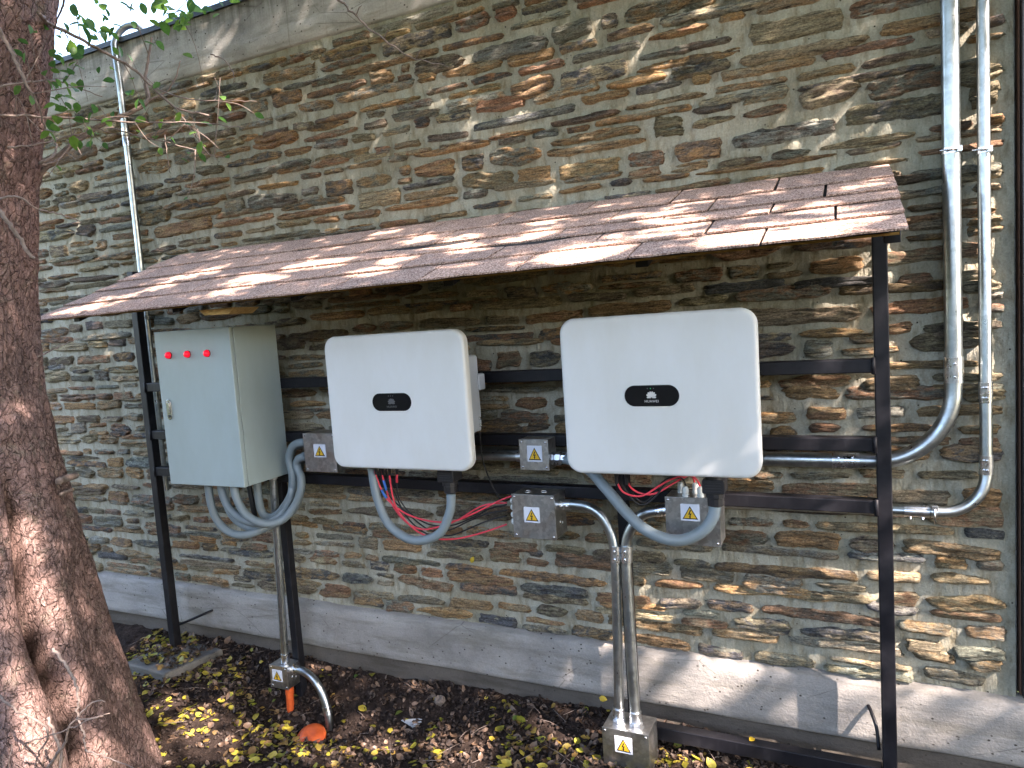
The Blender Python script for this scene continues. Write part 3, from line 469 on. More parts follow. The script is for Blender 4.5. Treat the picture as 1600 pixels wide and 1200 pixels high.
PAL = [((.34, .215, .095), 3.0), ((.29, .15, .075), 3.0), ((.235, .195, .115), 3), ((.085, .09, .095), 1.5), ((.19, .195, .155), 2.6), ((.36, .29, .165), 1.8), ((.15, .11, .08), 1.8), ((.30, .24, .15), 1.6), ((.40, .22, .08), 1.8), ((.29, .30, .255), 0.9)]
PW = np.array([w for _, w in PAL]); PW /= PW.sum()
def stone_mesh(x0, x1, z0, z1, seed, q):
    L, h = x1-x0, z1-z0; xc, zc = (x0+x1)/2, (z0+z1)/2
    nu = int(np.clip(L/0.0135, 7, 34)); nv = int(np.clip(h/0.0068, 6, 12))
    u = np.linspace(-1, 1, nu); v = np.linspace(-1, 1, nv)
    p = q['p']
    uu_ = (u-q['sk'])/np.where(u > q['sk'], 1-q['sk'], 1+q['sk']); env = np.clip(1-np.abs(uu_)**p, 0, 1)**q['er']
    tilt = q['tilt']*u*h*0.5
    top = h/2*(env + (0.30*fbm(u*L*9+seed, seed*1.7, 0, 3)+0.14*fbm(u*L*34+seed, seed*1.1, 2, 2))*env + q['wedge']*u*0.35*env)
    bot = -h/2*(env + (0.30*fbm(u*L*9+seed*2.1, seed*0.7, 5, 3)+0.12*fbm(u*L*34+seed, seed*1.3, 6, 2))*env - q['wedge']*u*0.2*env)
    U, Vv = np.meshgrid(u, v)
    T_ = (Vv+1)/2
    Z = zc + tilt[None, :] + bot[None, :]*(1-T_) + top[None, :]*T_
    X = xc + U*L/2 + 0.016*fbm(Vv*1.6+seed+np.sign(U)*9, seed, 3, 3)*np.sign(U)*np.abs(U)**3
    ed = (1-np.abs(Vv)**q['ev'])**0.42*(1-np.abs(U)**14)**0.4
    lam = fbm(U*L*5+seed, Vv*h*55+seed*3, seed, 3, 0.6)
    lam2 = fbm(U*L*22+seed, Vv*h*90, seed+4, 2)
    stepn = np.floor((lam+1)*2.6)/2.6-1
    Y = -(0.004 + q['prot']*ed*(0.8+0.2*lam) + ed*q['rel']*(0.011*stepn+0.008*lam+0.0045*lam2) + ed*q['lean']*Vv*0.5)
    rim = (np.abs(U) > 0.999) | (np.abs(Vv) > 0.999)
    Y = np.where(rim, 0.018, Y)
    V = np.stack([X, Y, Z], -1).reshape(-1, 3)
    idx = np.arange(nu*nv).reshape(nv, nu)
    F = np.stack([idx[:-1, :-1], idx[:-1, 1:], idx[1:, 1:], idx[1:, :-1]], -1).reshape(-1, 4)
    return V, F
stones = []
z = Z_PL + 0.012
row = 0
while z < Z_BAND-0.03:
    rh = rnd.choice([0.036, 0.042, 0.047, 0.052, 0.057, 0.063, 0.070, 0.080])
    if z + rh > Z_BAND-0.015: rh = Z_BAND-0.012-z
    x = WX0 + 0.3 + rnd.uniform(-0.2, 0.1)
    while x < WX1-0.05:
        Ls = min(rnd.lognormvariate(math.log(0.225), 0.42), 0.50); Ls = max(Ls, 0.08)
        if x+Ls > WX1-0.03: Ls = WX1-0.028-x + rnd.uniform(-0.01, 0.004)
        if Ls < 0.06: break
        gap = rnd.uniform(0.004, 0.022)
        wob = 0.012*math.sin(x*1.7+row*2.1) + 0.008*math.sin(x*4.1+row)
        def put(a, b, c, d): stones.append((a, b, c, d))
        if rh > 0.062 and rnd.random() < 0.35:
            sp_ = rnd.uniform(0.4, 0.6)
            put(x, x+Ls, z+wob, z+wob+rh*sp_-0.001); put(x+rnd.uniform(0, .03), x+Ls*rnd.uniform(0.8, 1), z+wob+rh*sp_+0.003, z+wob+rh+0.001)
        else:
            m1 = rnd.uniform(-0.001, 0.007); m2 = rnd.uniform(-0.001, 0.009)
            put(x, x+Ls, z+wob+m1, z+wob+rh-m2)
        x += Ls+gap
    z += rh*0.985; row += 1
OCC = [(241, 507, 451, 761), (505, 515, 738, 738), (873, 480, 1190, 750), (-50, -50, 57, 1300)]
ROOFQ = [(57, 501), (1422, 359), (1392, 260), (280, 401)]
def in_poly(px, py, poly):
    c = False; j = len(poly)-1
    for i in range(len(poly)):
        if (poly[i][1] > py) != (poly[j][1] > py) and px < (poly[j][0]-poly[i][0])*(py-poly[i][1])/(poly[j][1]-poly[i][1])+poly[i][0]: c = not c
        j = i
    return c
def shown(s):
    a = project((s[0], -.02, s[2])); b = project((s[1], -.02, s[3])); ar = abs((b[0]-a[0])*(b[1]-a[1])); px, py = (a[0]+b[0])/2, (a[1]+b[1])/2
    if a[2] < 0.3 or not (-5 < px < 1605 and -5 < py < 1205): return 0.0
    for x0, y0, x1, y1 in OCC:
        if x0 < px < x1 and y0 < py < y1: return 0.0
    if in_poly(px, py, ROOFQ): return 0.0
    return ar
order = sorted(range(len(stones)), key=lambda i: -shown(stones[i])); single = set(order[:300])
restV, restF, restA, restB, nb = [], [], [], [], 0
print('stones', len(stones))
for i, (x0, x1, z0, z1) in enumerate(stones):
    sr = random.Random(1000+i); k1 = sr.choices(range(len(PAL)), PW)[0]; k2 = sr.choices(range(len(PAL)), PW)[0]
    big = z1-z0 > 0.07
    flat = sr.random() < 0.22
    q = dict(sk=sr.uniform(-.45, .45), er=sr.choice([.35, .5, .8]), p=sr.choice([2.5, 4, 7, 12]) if not flat else 20, tilt=sr.uniform(-.12, .12), wedge=sr.uniform(-.8, .8)*(0.3 if flat else 1), ev=sr.choice([5, 7, 10]), prot=sr.uniform(.015, .031)*(0.75 if flat else 1), lean=sr.uniform(-.016, .014), rel=0.25 if flat else sr.uniform(.7, 1.4))
    V, F = stone_mesh(x0, x1, z0, z1, sr.uniform(0, 90), q)
    jit = np.array([sr.uniform(.95, 1.45)]*3)*np.array([sr.uniform(.94, 1.06), 1, sr.uniform(.92, 1.06)])
    ca = np.array(PAL[k1][0])*jit; cb = np.array(PAL[k2][0])*jit; ca = (ca*0.84+ca.mean()*0.16)*1.08; cb = (cb*0.84+cb.mean()*0.16)*1.08
    V = V + np.array([2.9, 0, 0])
    if i in single:
        me = mesh_from_arrays('stone', V, F)
        for nm, c in (('tint', ca), ('tint_b', cb)):
            a = me.attributes.new(nm, 'FLOAT_COLOR', 'POINT'); a.data.foreach_set('color', np.tile(np.append(c, 1), len(V)).astype(np.float32))
        link('stone', me, M['stone'], wall)
    else:
        restV.append(V); restF.append(F+nb); nb += len(V); restA.append(np.tile(np.append(ca, 1), (len(V), 1))); restB.append(np.tile(np.append(cb, 1), (len(V), 1)))
me = mesh_from_arrays('small_stones', np.concatenate(restV), np.concatenate(restF))
for nm, arr in (('tint', restA), ('tint_b', restB)):
    a = me.attributes.new(nm, 'FLOAT_COLOR', 'POINT'); a.data.foreach_set('color', np.concatenate(arr).astype(np.float32).ravel())
o = link('small_stones', me, M['stone'], wall); o['kind'] = 'stuff'
# concrete foot with a recess below, parapet band, metal coping
def sheet_prism(name, prof, x0, x1, m, step=0.03, wob=0.003, seed=1.0):
    """profile in (y, z) extruded along x with slight unevenness"""
    xs = np.arange(x0, x1+step, step); n = len(prof); P = np.array(prof)
    V = np.zeros((len(xs), n, 3)); V[:, :, 0] = xs[:, None]+2.9
    V[:, :, 1] = P[None, :, 0] + wob*fbm(xs[:, None]*2.5, P[None, :, 1]*9+P[None, :, 0]*30, seed, 3)*(P[None, :, 0] < 0)
    V[:, :, 2] = P[None, :, 1] + wob*1.2*fbm(xs[:, None]*3.5, P[None, :, 0]*30, seed+5, 3)
    idx = np.arange(len(xs)*n).reshape(len(xs), n)
    F = np.stack([idx[:-1, :-1], idx[:-1, 1:], idx[1:, 1:], idx[1:, :-1]], -1).reshape(-1, 4)
    return link(name, mesh_from_arrays(name, V.reshape(-1, 3), F, smooth=False), m, wall)
sheet_prism('concrete_foot', [(0.02, 0.318), (-0.004, 0.312), (-0.030, 0.304), (-0.040, 0.296), (-0.041, 0.25), (-0.040, 0.18), (-0.041, 0.12), (-0.040, 0.094), (-0.034, 0.088), (0.02, 0.087)], WX0, 3.4, M['plinth'], wob=0.004)
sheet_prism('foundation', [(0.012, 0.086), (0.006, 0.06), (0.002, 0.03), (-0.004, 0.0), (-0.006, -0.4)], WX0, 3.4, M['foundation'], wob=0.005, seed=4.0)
sheet_prism('parapet', [(0.02, Z_BAND-0.006), (-0.012, Z_BAND-0.004), (-0.018, Z_BAND+0.004), (-0.019, Z_BAND+0.08), (-0.018, Z_BAND+0.16), (-0.019, Z_TOP-0.006), (-0.016, Z_TOP), (0.30, Z_TOP)], WX0, 3.4, M['band'], wob=0.002, seed=9.0)
mb = MB(); mb.prism([(WX0, 0), (3.4, 0), (3.4, 0.017), (WX0, 0.017)], -0.034, 0.33); mb.v = [(x, y, z_+Z_TOP+0.002) for x, y, z_ in mb.v]; mb.box(WX0, 3.4, -0.034, -0.031, Z_TOP-0.006, Z_TOP+0.0015); mb.build('coping', M['coping'], wall)

# window at the right end of the wall
win = empty('window', (1.2, 0.05, 0.32), 'tall dark framed window pane at the right end of the stone wall', 'window')
mb = MB(); mb.box(0.484, 0.512, -0.035, 0.06, 0.325, 2.95); mb.box(0.512, 2.4, -0.02, 0.06, 0.325, 0.375); mb.box(0.512, 2.4, -0.02, 0.06, 2.90, 2.95); mb.box(2.4, 2.45, -0.035, 0.06, 0.325, 2.95); mb.build('frame', M['frame'], win, bevel=0.003)
MB().box(0.512, 2.4, 0.018, 0.026, 0.375, 2.90).build('pane', M['glass'], win)
MB().box(0.479, 0.4825, -0.012, 0.05, 0.325, 2.97).build('seal', M['rust'], win)
mb = MB(); mb.box(0.475, 2.46, 0.062, 0.30, 0.30, 2.975); mb.build('dark_room', M['frame'], win)

# ------------------------------------------------------------------ shelter
sh = empty('shelter', (-1.6, -0.143, 0.0), 'lean-to shelter of black steel posts and rails under a brown shingle roof', 'shelter')
def rz(y, x=-1.5):              # underside of the roof deck at depth y
    t = (y+0.79)/0.76; zl = 1.789+(2.098-1.789)*t; zr = 1.802+(2.067-1.802)*t; w = (x+3.136)/3.27
    return zl*(1-w)+zr*w
PB = 0.044
for px_, h, name in ((-3.352, PB, 'post'), (-2.482, 0.040, 'post'), (-0.788, 0.040, 'post'), (0.092, PB, 'post')):
    top = {-2.482: 1.4095, -0.788: 1.1565}.get(px_, rz(-0.143, px_)-0.02); z0 = {-3.352: 0.0, -2.482: -0.28, -0.788: -0.1, 0.092: -0.1}[px_]
    MB().box(px_-h/2, px_+h/2, -0.143-h/2+0.0, -0.143+h/2, z0, top).build(name, M['black'], sh, bevel=0.004)
for za, zb in ((1.432, 1.434), (1.180, 1.178), (0.986, 0.972)):
    mb = MB(); x0, x1 = -3.352+PB/2-0.001, 0.092-PB/2+0.001; h = 0.0225
    mb.rings([[(x0, -0.1675, za-h), (x0, -0.1185, za-h), (x0, -0.1185, za+h), (x0, -0.1675, za+h)], [(x1, -0.1675, zb-h), (x1, -0.1185, zb-h), (x1, -0.1185, zb+h), (x1, -0.1675, zb+h)]]); mb.build('rail', M['black'], sh, bevel=0.004)
    for x_ in (x1-0.004, x0+0.004):
        MB().lathe((x_, -0.169, (za if x_ < -1 else zb)-0.0), (0, 0, 1), [(-0.028, 0.001), (-0.026, 0.007), (0.026, 0.007), (0.028, 0.001)], 8).build('weld', M['black'], sh, smooth=True)
MB().box(-0.766, 0.069, -0.166, -0.121, 0.022, 0.074).build('bottom_rail', M['black'], sh, bevel=0.004)
MB().tube(spline([(0.030, -0.035, 0.226)] + list(D['rodR'])[1:], 5), 0.0065, 8).build('anchor_rod', M['black'], sh, smooth=True)
MB().tube([D['rodL'][0], D['rodL'][1]], 0.007, 8).build('anchor_rod', M['black'], sh, smooth=True)
for x_ in (-2.99, -2.385, -1.78, -1.147, -0.52, 0.10):
    y0, y1 = -0.715, -0.02; h = 0.032; w = 0.019
    za, zb = rz(y0, x_)-0.016, rz(y1, x_)-0.016
    mb = MB().rings([[(x_-w, y0, za-h), (x_+w, y0, za-h), (x_+w, y0, za), (x_-w, y0, za)], [(x_-w, y1, zb-h), (x_+w, y1, zb-h), (x_+w, y1, zb), (x_-w, y1, zb)]])
    mb.build('rafter', M['black'], sh, bevel=0.003)
mb = MB(); y0, y1 = -0.768, -0.012; t = 0.012; xa, xb = -3.10, 0.112
mb.rings([[(xa, y0, rz(y0, xa)-t-0.002), (xb, y0, rz(y0, xb)-t-0.002), (xb, y0, rz(y0, xb)-0.002), (xa, y0, rz(y0, xa)-0.002)], [(xa, y1, rz(y1, xa)-t-0.002), (xb, y1, rz(y1, xb)-t-0.002), (xb, y1, rz(y1, xb)-0.002), (xa, y1, rz(y1, xa)-0.002)]]); mb.build('roof_deck', M['osb'], sh)
mb = MB(); mb.prism([(-2.25, 1.785-0.012), (-2.225, 1.752), (-2.10, 1.750), (-2.06, 1.785-0.012)], -0.72, -0.60); mb.build('wood_block', M['osb'], sh)
mb = MB(); y0, y1 = -0.789, -0.014; mb.rings([[(xa+.002, y0, rz(y0, xa)-0.0018), (xb-.002, y0, rz(y0, xb)-0.0018), (xb-.002, y0, rz(y0, xb)-0.0005), (xa+.002, y0, rz(y0, xa)-0.0005)], [(xa+.002, y1, rz(y1, xa)-0.0018), (xb-.002, y1, rz(y1, xb)-0.0018), (xb-.002, y1, rz(y1, xb)-0.0005), (xa+.002, y1, rz(y1, xa)-0.0005)]]); mb.build('joint_shade_sheet', M['joint_shade_sheet'], sh)  # black sheet added below the shingles so their joints look shaded
# shingle tabs: five courses, each lower edge a little proud of the course below
SB = [-0.045, 0.16, 0.362, 0.515, 0.735, 0.985]
OFF = [-0.191, -0.026, -0.194, -0.055, -0.205]
xl_, xr_ = -3.136, 0.133
def roof_pt(x, s, up):
    y = -0.79+0.76*s; zz = rz(y, x); n = Vector((0, -0.36, 0.933)); return (x, y+n.y*up, zz+n.z*up)
for c in range(5):
    s0, s1 = SB[c], SB[c+1]+0.03
    js = []; x = OFF[c]
    while x > xl_+0.05: js.append(x); x -= 0.331+rnd.uniform(-.006, .006)
    x = OFF[c]+0.331
    while x < xr_-0.05: js.append(x); x += 0.331
    js = [xl_+rnd.uniform(-.006, .006)] + sorted(js) + [xr_+rnd.uniform(-.004, .006)]
    for a, b in zip(js[:-1], js[1:]):
        g = 0.0042; nseg = max(2, int((b-a)/0.05)); Vt = []; lift = rnd.uniform(0, .0012); sk = rnd.uniform(-.008, .008)
        nn = 3; top = []; botm = []
        for k in range(nn):
            s = s0+(s1-s0)*k/(nn-1); upb = 0.0075*(1-k/(nn-1))+0.0030
            for i in range(nseg+1):
                x = a+g+(b-a-2*g)*i/nseg; e = rnd.uniform(-.0012, .0012) if k == 0 else 0
                edge = 0.003*float(vnoise(x*9, c*3.3, 0)) + 0.002*float(vnoise(x*40, c*3.3, 4)) if k == 0 else 0
                sag = -0.004*float(vnoise(x*2.2+c, s*3, 2))
                top.append(roof_pt(x+sk*(1-k/(nn-1))*0.3, s+edge, upb+0.0042+lift*(1-k/(nn-1))+e+sag*0.4)); botm.append(roof_pt(x+sk*(1-k/(nn-1))*0.3, s+edge, upb+lift*(1-k/(nn-1))+e+sag*0.4-0.001))
        n1 = nseg+1; F = []; off = len(top)
        for k in range(nn-1):
            for i in range(nseg):
                F.append((k*n1+i, k*n1+i+1, (k+1)*n1+i+1, (k+1)*n1+i)); F.append((off+k*n1+i, off+(k+1)*n1+i, off+(k+1)*n1+i+1, off+k*n1+i+1))
        for i in range(nseg): F.append((i, off+i, off+i+1, i+1)); q = (nn-1)*n1; F.append((q+i, q+i+1, off+q+i+1, off+q+i))
        for k in range(nn-1): F.append((k*n1, (k+1)*n1, off+(k+1)*n1, off+k*n1)); F.append((k*n1+nseg, off+k*n1+nseg, off+(k+1)*n1+nseg, (k+1)*n1+nseg))
        MB().add(top+botm, F).build('shingle', M['shingle'], sh)

# concrete pad under the left post
mb = MB(); a = math.radians(-6); pts = [(-3.46, -0.375), (-3.13, -0.395), (-3.06, -0.085), (-3.42, -0.065)]
mb.rings([[(x, y, -0.12) for x, y in pts], [(x, y, 0.012) for x, y in pts]])
pad = top_mesh(mb, 'concrete_pad', M['pad'], 'square grey concrete pad under the foot of the left shelter post', 'pad', bevel=0.012)

# ------------------------------------------------------------------ boxes with warning signs
def sign(parent, cx, yf, cz, w, h=None):
    h = h or w
    s = MB().prism([(cx-w/2, cz-h/2), (cx+w/2, cz-h/2), (cx+w/2, cz+h/2), (cx-w/2, cz+h/2)], yf-0.0012, yf-0.0002).build('warning_sign', M['s_white'], parent)
    tw, th = w*0.82, h*0.78; zb = cz-h*0.40
    tri = lambda k, y0, y1: MB().prism([(cx-tw/2*k, zb+th*(1-k)*0.40), (cx+tw/2*k, zb+th*(1-k)*0.40), (cx, zb+th*(1-k)*0.40+th*k)], y0, y1)
    tri(1.0, yf-0.0022, yf-0.0013).build('triangle_border', M['s_blk'], s); tri(0.80, yf-0.0030, yf-0.0023).build('triangle', M['s_yel'], s)
    k = w/0.055; bolt = [(0.0005, 0.0135), (-0.0058, -0.0022), (-0.0008, -0.0008), (-0.0022, -0.0085), (-0.0042, -0.0075), (0.0002, -0.0150), (0.0030, -0.0068), (0.0009, -0.0078), (0.0048, 0.0030), (-0.0012, 0.0014), (0.0040, 0.0125)]
    bz = zb+th*0.40
    MB().prism([(cx+x*k*0.95, bz+z_*k*0.95) for x, z_ in bolt], yf-0.0038, yf-0.0031).build('lightning_bolt', M['s_blk'], s)
    return s
def jbox(x0, x1, z0, z1, yf, yb, label, sg, knock=(), screws=(1, 1, 1, 1)):
    t = empty('junction_box', ((x0+x1)/2, yb, z0), label, 'junction box', 'sheet metal junction boxes with warning signs')
    MB().box(x0+0.0015, x1-0.0015, yf+0.0025, yb, z0+0.0015, z1-0.0015).build('body', M['sheet'], t, bevel=0.0015)
    MB().box(x0, x1, yf, yf+0.0022, z0, z1).build('lid', M['sheet'], t, bevel=0.0007)
    m = 0.011
    for on, (sx, sz) in zip(screws, ((x0+m, z0+m), (x1-m, z0+m), (x0+m, z1-m), (x1-m, z1-m))):
        if on: MB().lathe((sx, yf, sz), (0, -1, 0), [(-0.001, 0.0045), (0.0012, 0.0043), (0.0026, 0.0026), (0.003, 0.0)], 10).build('screw', M['steel'], t, smooth=True)
    for ax, p in knock:
        r = 0.013; ring = []
        if ax == 'x': pr = [(x1-0.0013, p[0]+r*math.cos(2*math.pi*k/24), p[1]+r*math.sin(2*math.pi*k/24)) for k in range(25)]
        else: pr = [(p[0]+r*math.cos(2*math.pi*k/24), p[1]+r*math.sin(2*math.pi*k/24), z1-0.0013) for k in range(25)]
        MB().tube(pr, 0.0011, 6).build('knockout', M['steel'], t, smooth=True)
    sign(t, *sg); return t
def gland(parent, p, axis, r=0.0115, m='wht_pl', name='cable_gland', L=0.03):
    ax = Vector(axis); mb = MB(); mb.lathe(p, axis, [(0, r*1.05), (L*0.28, r*1.05), (L*0.3, r*0.8), (L*0.36, r*0.8), (L*0.38, r), (L*0.8, r*0.97), (L*0.96, r*0.75), (L, r*0.45), (L, 0.0)], 12)
    return mb.build(name, M[m], parent, auto=30)
bA = jbox(-2.197, -2.021, 1.047, 1.219, -0.28, -0.169, 'galvanised junction box between the grey cabinet and the left inverter', (-2.108, -0.28, 1.142, 0.066, 0.058))
bB = jbox(-1.157, -1.036, 1.079, 1.198, -0.25, -0.169, 'smallest galvanised junction box, on the rail between the two inverters', (-1.093, -0.25, 1.1435, 0.062))
bC = jbox(-1.187, -1.010, 0.821, 0.992, -0.285, -0.169, 'galvanised junction box with four white glands on its left side', (-1.106, -0.285, 0.914, 0.065, 0.060), [('x', (-0.222, 0.873)), ('z', (-1.075, -0.225)), ('z', (-1.140, -0.235))])
bD = jbox(-0.596, -0.410, 0.838, 1.006, -0.275, -0.169, 'galvanised junction box partly behind the grey conduit loop under the right inverter', (-0.510, -0.275, 0.954, 0.065, 0.059))
bE = jbox(-2.570, -2.460, -0.035, 0.079, -0.25, -0.168, 'small galvanised junction box at the foot of the thin pole, above the orange pipe', (-2.523, -0.25, 0.030, 0.063, 0.058), [('x', (-0.205, 0.012))])
bF = jbox(-0.857, -0.682, -0.033, 0.142, -0.335, -0.21, 'galvanised junction box on the soil with two steel conduits rising from it', (-0.777, -0.335, 0.087, 0.065, 0.062))
for z_ in (0.951, 0.924, 0.895, 0.867): gland(bC, (-1.187, -0.232, z_), (-1, 0, 0), 0.0135)
for x_, y_ in ((-0.528, -0.250), (-0.477, -0.250), (-0.555, -0.20), (-0.503, -0.20)): gland(bD, (x_, y_, 1.004), (0, 0, 1), 0.0115, L=0.036)

# ------------------------------------------------------------------ control cabinet
cab = empty('control_cabinet', (-2.63, -0.17, 1.005), 'pale grey steel control cabinet with three red lamps on its door', 'cabinet')
CX0, CX1, CZ0, CZ1 = -2.862, -2.399, 1.006, 1.708
MB().box(CX0, CX1, -0.4215, -0.169, CZ0, CZ1).build('body', M['cab'], cab, bevel=0.003)
MB().box(CX0+0.005, CX1-0.005, -0.4255, -0.4210, CZ0+0.005, CZ1-0.005).build('door_seal', M['blk_pl'], cab)
door = MB().box(CX0-0.001, CX1+0.001, -0.4475, -0.4252, CZ0-0.001, CZ1+0.001).build('door', M['cab'], cab, bevel=0.004)
for x_, y_, z_ in D['cab_lamps']:
    l = MB().lathe((x_, -0.4475, z_), (0, -1, 0), [(0, 0.0150), (0.010, 0.0150), (0.016, 0.0125), (0.0195, 0.008), (0.021, 0.0)], 24).build('indicator_lamp', M['red_lamp'], cab, auto=40)
    MB().lathe((x_, -0.4475, z_), (0, -1, 0), [(0, 0.0165), (0.004, 0.0165), (0.004, 0.0153), (0, 0.0153)], 24).build('bezel', M['bezel'], l)
hx, hz = -2.813, 1.353
hd = MB().prism(rrect(hx-0.015, hx+0.015, hz-0.047, hz+0.047, 0.0149, 8), -0.4530, -0.4475).build('handle', M['chrome'], cab, bevel=0.002)
MB().prism(rrect(hx-0.008, hx+0.008, hz-0.018, hz+0.036, 0.0079, 8), -0.4558, -0.4530).build('grip', M['chrome'], hd, bevel=0.002)
MB().lathe((hx, -0.453, hz-0.030), (0, -1, 0), [(0, 0.0075), (0.0025, 0.0075), (0.003, 0.0)], 16).build('keyhole', M['blk_pl'], hd)

# ------------------------------------------------------------------ inverters
def inverter(xc, zc, label, logo, gx, cables, led):
    t = empty('inverter', (xc, -0.17, zc-0.265), label, 'inverter', 'white solar inverters on the rails')
    R = []; 
    for y, ins in ((-0.400, 0.006), (-0.404, 0.001), (-0.428, 0.0), (-0.4335, 0.0015), (-0.4375, 0.0045), (-0.4395, 0.009), (-0.440, 0.014), (-0.440, 0.03)):
        R.append([(x, y, z_) for x, z_ in rrect(xc-0.32+ins, xc+0.32-ins, zc-0.265+ins, zc+0.265-ins, 0.052-ins*0.9, 9)])
    R = [r[::-1] for r in R]
    MB().rings(R).build('front_cover', M['white'], t, auto=35)
    mb = MB(); mb.box(xc-0.285, xc+0.288, -0.402, -0.285, zc-0.135, zc+0.160); mb.build('body', M['body'], t, bevel=0.006)
    for k in range(15): 
        x = xc-0.26+0.52*k/14; MB().box(x-0.002, x+0.002, -0.288, -0.235, zc-0.12, zc+0.15).build('cooling_fin', M['body'], t)
    MB().box(xc+0.262, xc+0.292, -0.285, -0.232, zc+0.02, zc+0.085).build('side_lug', M['body'], t, bevel=0.008)
    for z_ in (zc-0.085, zc-0.112): MB().lathe((xc+0.286, -0.30, z_), (1, 0, 0), [(0, 0.006), (0.008, 0.006), (0.012, 0.003), (0.012, 0)], 10).build('earth_screw', M['steel'], t, smooth=True)
    MB().box(xc-0.22, xc+0.22, -0.234, -0.169, zc-0.02, zc+0.075).build('bracket', M['sheet'], t)
    dx = xc-0.012; d = MB().prism(rrect(dx-0.0895, dx+0.0895, zc-0.0345, zc+0.0345, 0.0343, 14), -0.4415, -0.4395).build('display', M['gloss'], t, bevel=0.0006)
    ring = [(x, -0.4403, z_) for x, z_ in rrect(dx-0.0925, dx+0.0925, zc-0.0375, zc+0.0375, 0.0373, 14)]; MB().tube(ring+[ring[0]], 0.0016, 6).build('display_rim', M['white'], t, smooth=True)
    lg = MB()                                      # flower emblem: eight petals fanning from the bottom
    for k, (ang, L, w) in enumerate([(-78, .0125, .0042), (-52, .0160, .0050), (-29, .0175, .0050), (-9.5, .0178, .0046), (9.5, .0178, .0046), (29, .0175, .0050), (52, .0160, .0050), (78, .0125, .0042)]):
        a = math.radians(ang); pts = []
        for s_, ww in ((0.10, 0.05), (0.45, 0.55), (0.75, 0.95), (0.92, 0.8), (1.0, 0.0), (0.92, -0.8), (0.75, -0.95), (0.45, -0.55), (0.10, -0.05)):
            lx, lz = ww*w*0.66, s_*L*1.25; pts.append((dx+lx*math.cos(a)+lz*math.sin(a), zc-0.0075+(-lx*math.sin(a)+lz*math.cos(a))))
        lg.prism(pts[::-1], -0.4422, -0.4416)
    lg.build('emblem', M[logo], d)
    cu = bpy.data.curves.new('wordmark', 'FONT'); cu.body = 'HUAWEI'; cu.size = 0.0112; cu.align_x = 'CENTER'; cu.extrude = 0.0002; cu.space_character = 1.1
    w0 = bpy.data.objects.new('wordmark_text', cu); w = bpy.data.objects.new('wordmark', bpy.data.meshes.new_from_object(w0)); bpy.data.objects.remove(w0); COL.objects.link(w); w.parent = d; w.location = Vector((dx, -0.4418, zc-0.0215))-wloc(d); w.rotation_euler = (math.pi/2, 0, 0); w.data.materials.clear(); w.data.materials.append(M[logo])
    for k in range(3): MB().lathe((dx-0.012+0.010*k, -0.4415, zc+0.024), (0, -1, 0), [(0, 0.0016), (0.0006, 0.0016), (0.0006, 0)], 8).build('status_light', M['led'] if (k == led) else M['ledoff'], d)
    for x, y, z_ in cables:
        L_ = zc-0.132-1.062; MB().lathe((x, y, zc-0.132), (0, 0, -1), [(0, 0.0085), (L_-0.032, 0.0085), (L_-0.030, 0.0072), (L_, 0.0058), (L_, 0)], 10).build('plug', M['blk_pl'], t, auto=40)
    gy = -0.33
    g = MB(); g.prism(rrect(gx-0.036, gx+0.036, 1.045, 1.092, 0.006, 3), gy-0.036, gy+0.036); g.lathe((gx, gy, 1.25), (0, 0, -1), [(0, 0.031), (0.165, 0.031), (0.165, 0)], 18); g.build('gland_hood', M['blk_pl'], t, bevel=0.003)
    for k in range(4): MB().box(gx-0.026, gx+0.026, gy-0.0385, gy-0.0355, 1.052+0.009*k, 1.056+0.009*k).build('hood_rib', M['blk_pl'], t)
    g = MB(); g.lathe((gx, gy, 1.046), (0, 0, -1), [(0, 0.031), (0.018, 0.031), (0.020, 0.027), (0.046, 0.0265), (0.050, 0.021), (0.050, 0.0)], 12); g.build('gland_nut', M['blk_pl'], t, auto=25)
    return t
invL = inverter(-1.583, 1.373, 'white inverter nearer the grey cabinet, with an unlit black display', 'logo_dim', -1.428, [D['redA'][0], D['redB'][0], D['redC'][0], (D['blkA'][0])], -1)
invR = inverter(-0.5702, 1.3822, 'white inverter nearer the right post, with a pale emblem showing on its display', 'logo', -0.413, [D['rR1'][0], D['rR2'][0], D['bR1'][0]], 1)
# ------------------------------------------------------------------ steel conduits
def run(path, r, label, n=20, name='steel_conduit', m='pipe', cat='conduit', group=None, base=None):
    p0 = Vector(base) if base else Vector(path[0])
    t = empty(name, p0, label, cat, group); MB().tube(path, r, n).build('pipe', M[m], t, smooth=True, auto=40); return t
def sleeve(t, a, b, r, screws=1, name='coupling', wings=None):
    a, b = Vector(a), Vector(b); ax = (b-a).normalized(); L = (b-a).length
    o = MB().lathe(a, ax, [(0, r*0.9), (0, r), (L*0.48, r), (L*0.485, r*0.985), (L*0.515, r*0.985), (L*0.52, r), (L, r), (L, r*0.9)], 20).build(name, M['fit'], t, auto=35)
    side = Vector((0, -1, 0)) if wings is None else Vector(wings)
    for k in range(screws*2 if screws else 0):
        f = 0.25 if k % 2 == 0 else 0.75; off = (0, 0.5)[k//2] if screws > 1 else 0
        d = (side + ax.cross(side)*off).normalized(); p = a+ax*L*f + d*(r-0.001)
        MB().lathe(p, d, [(0, 0.0042), (0.004, 0.0042), (0.0045, 0.003), (0.0075, 0.003), (0.008, 0.0)], 8).build('screw', M['steel'], o, auto=40)
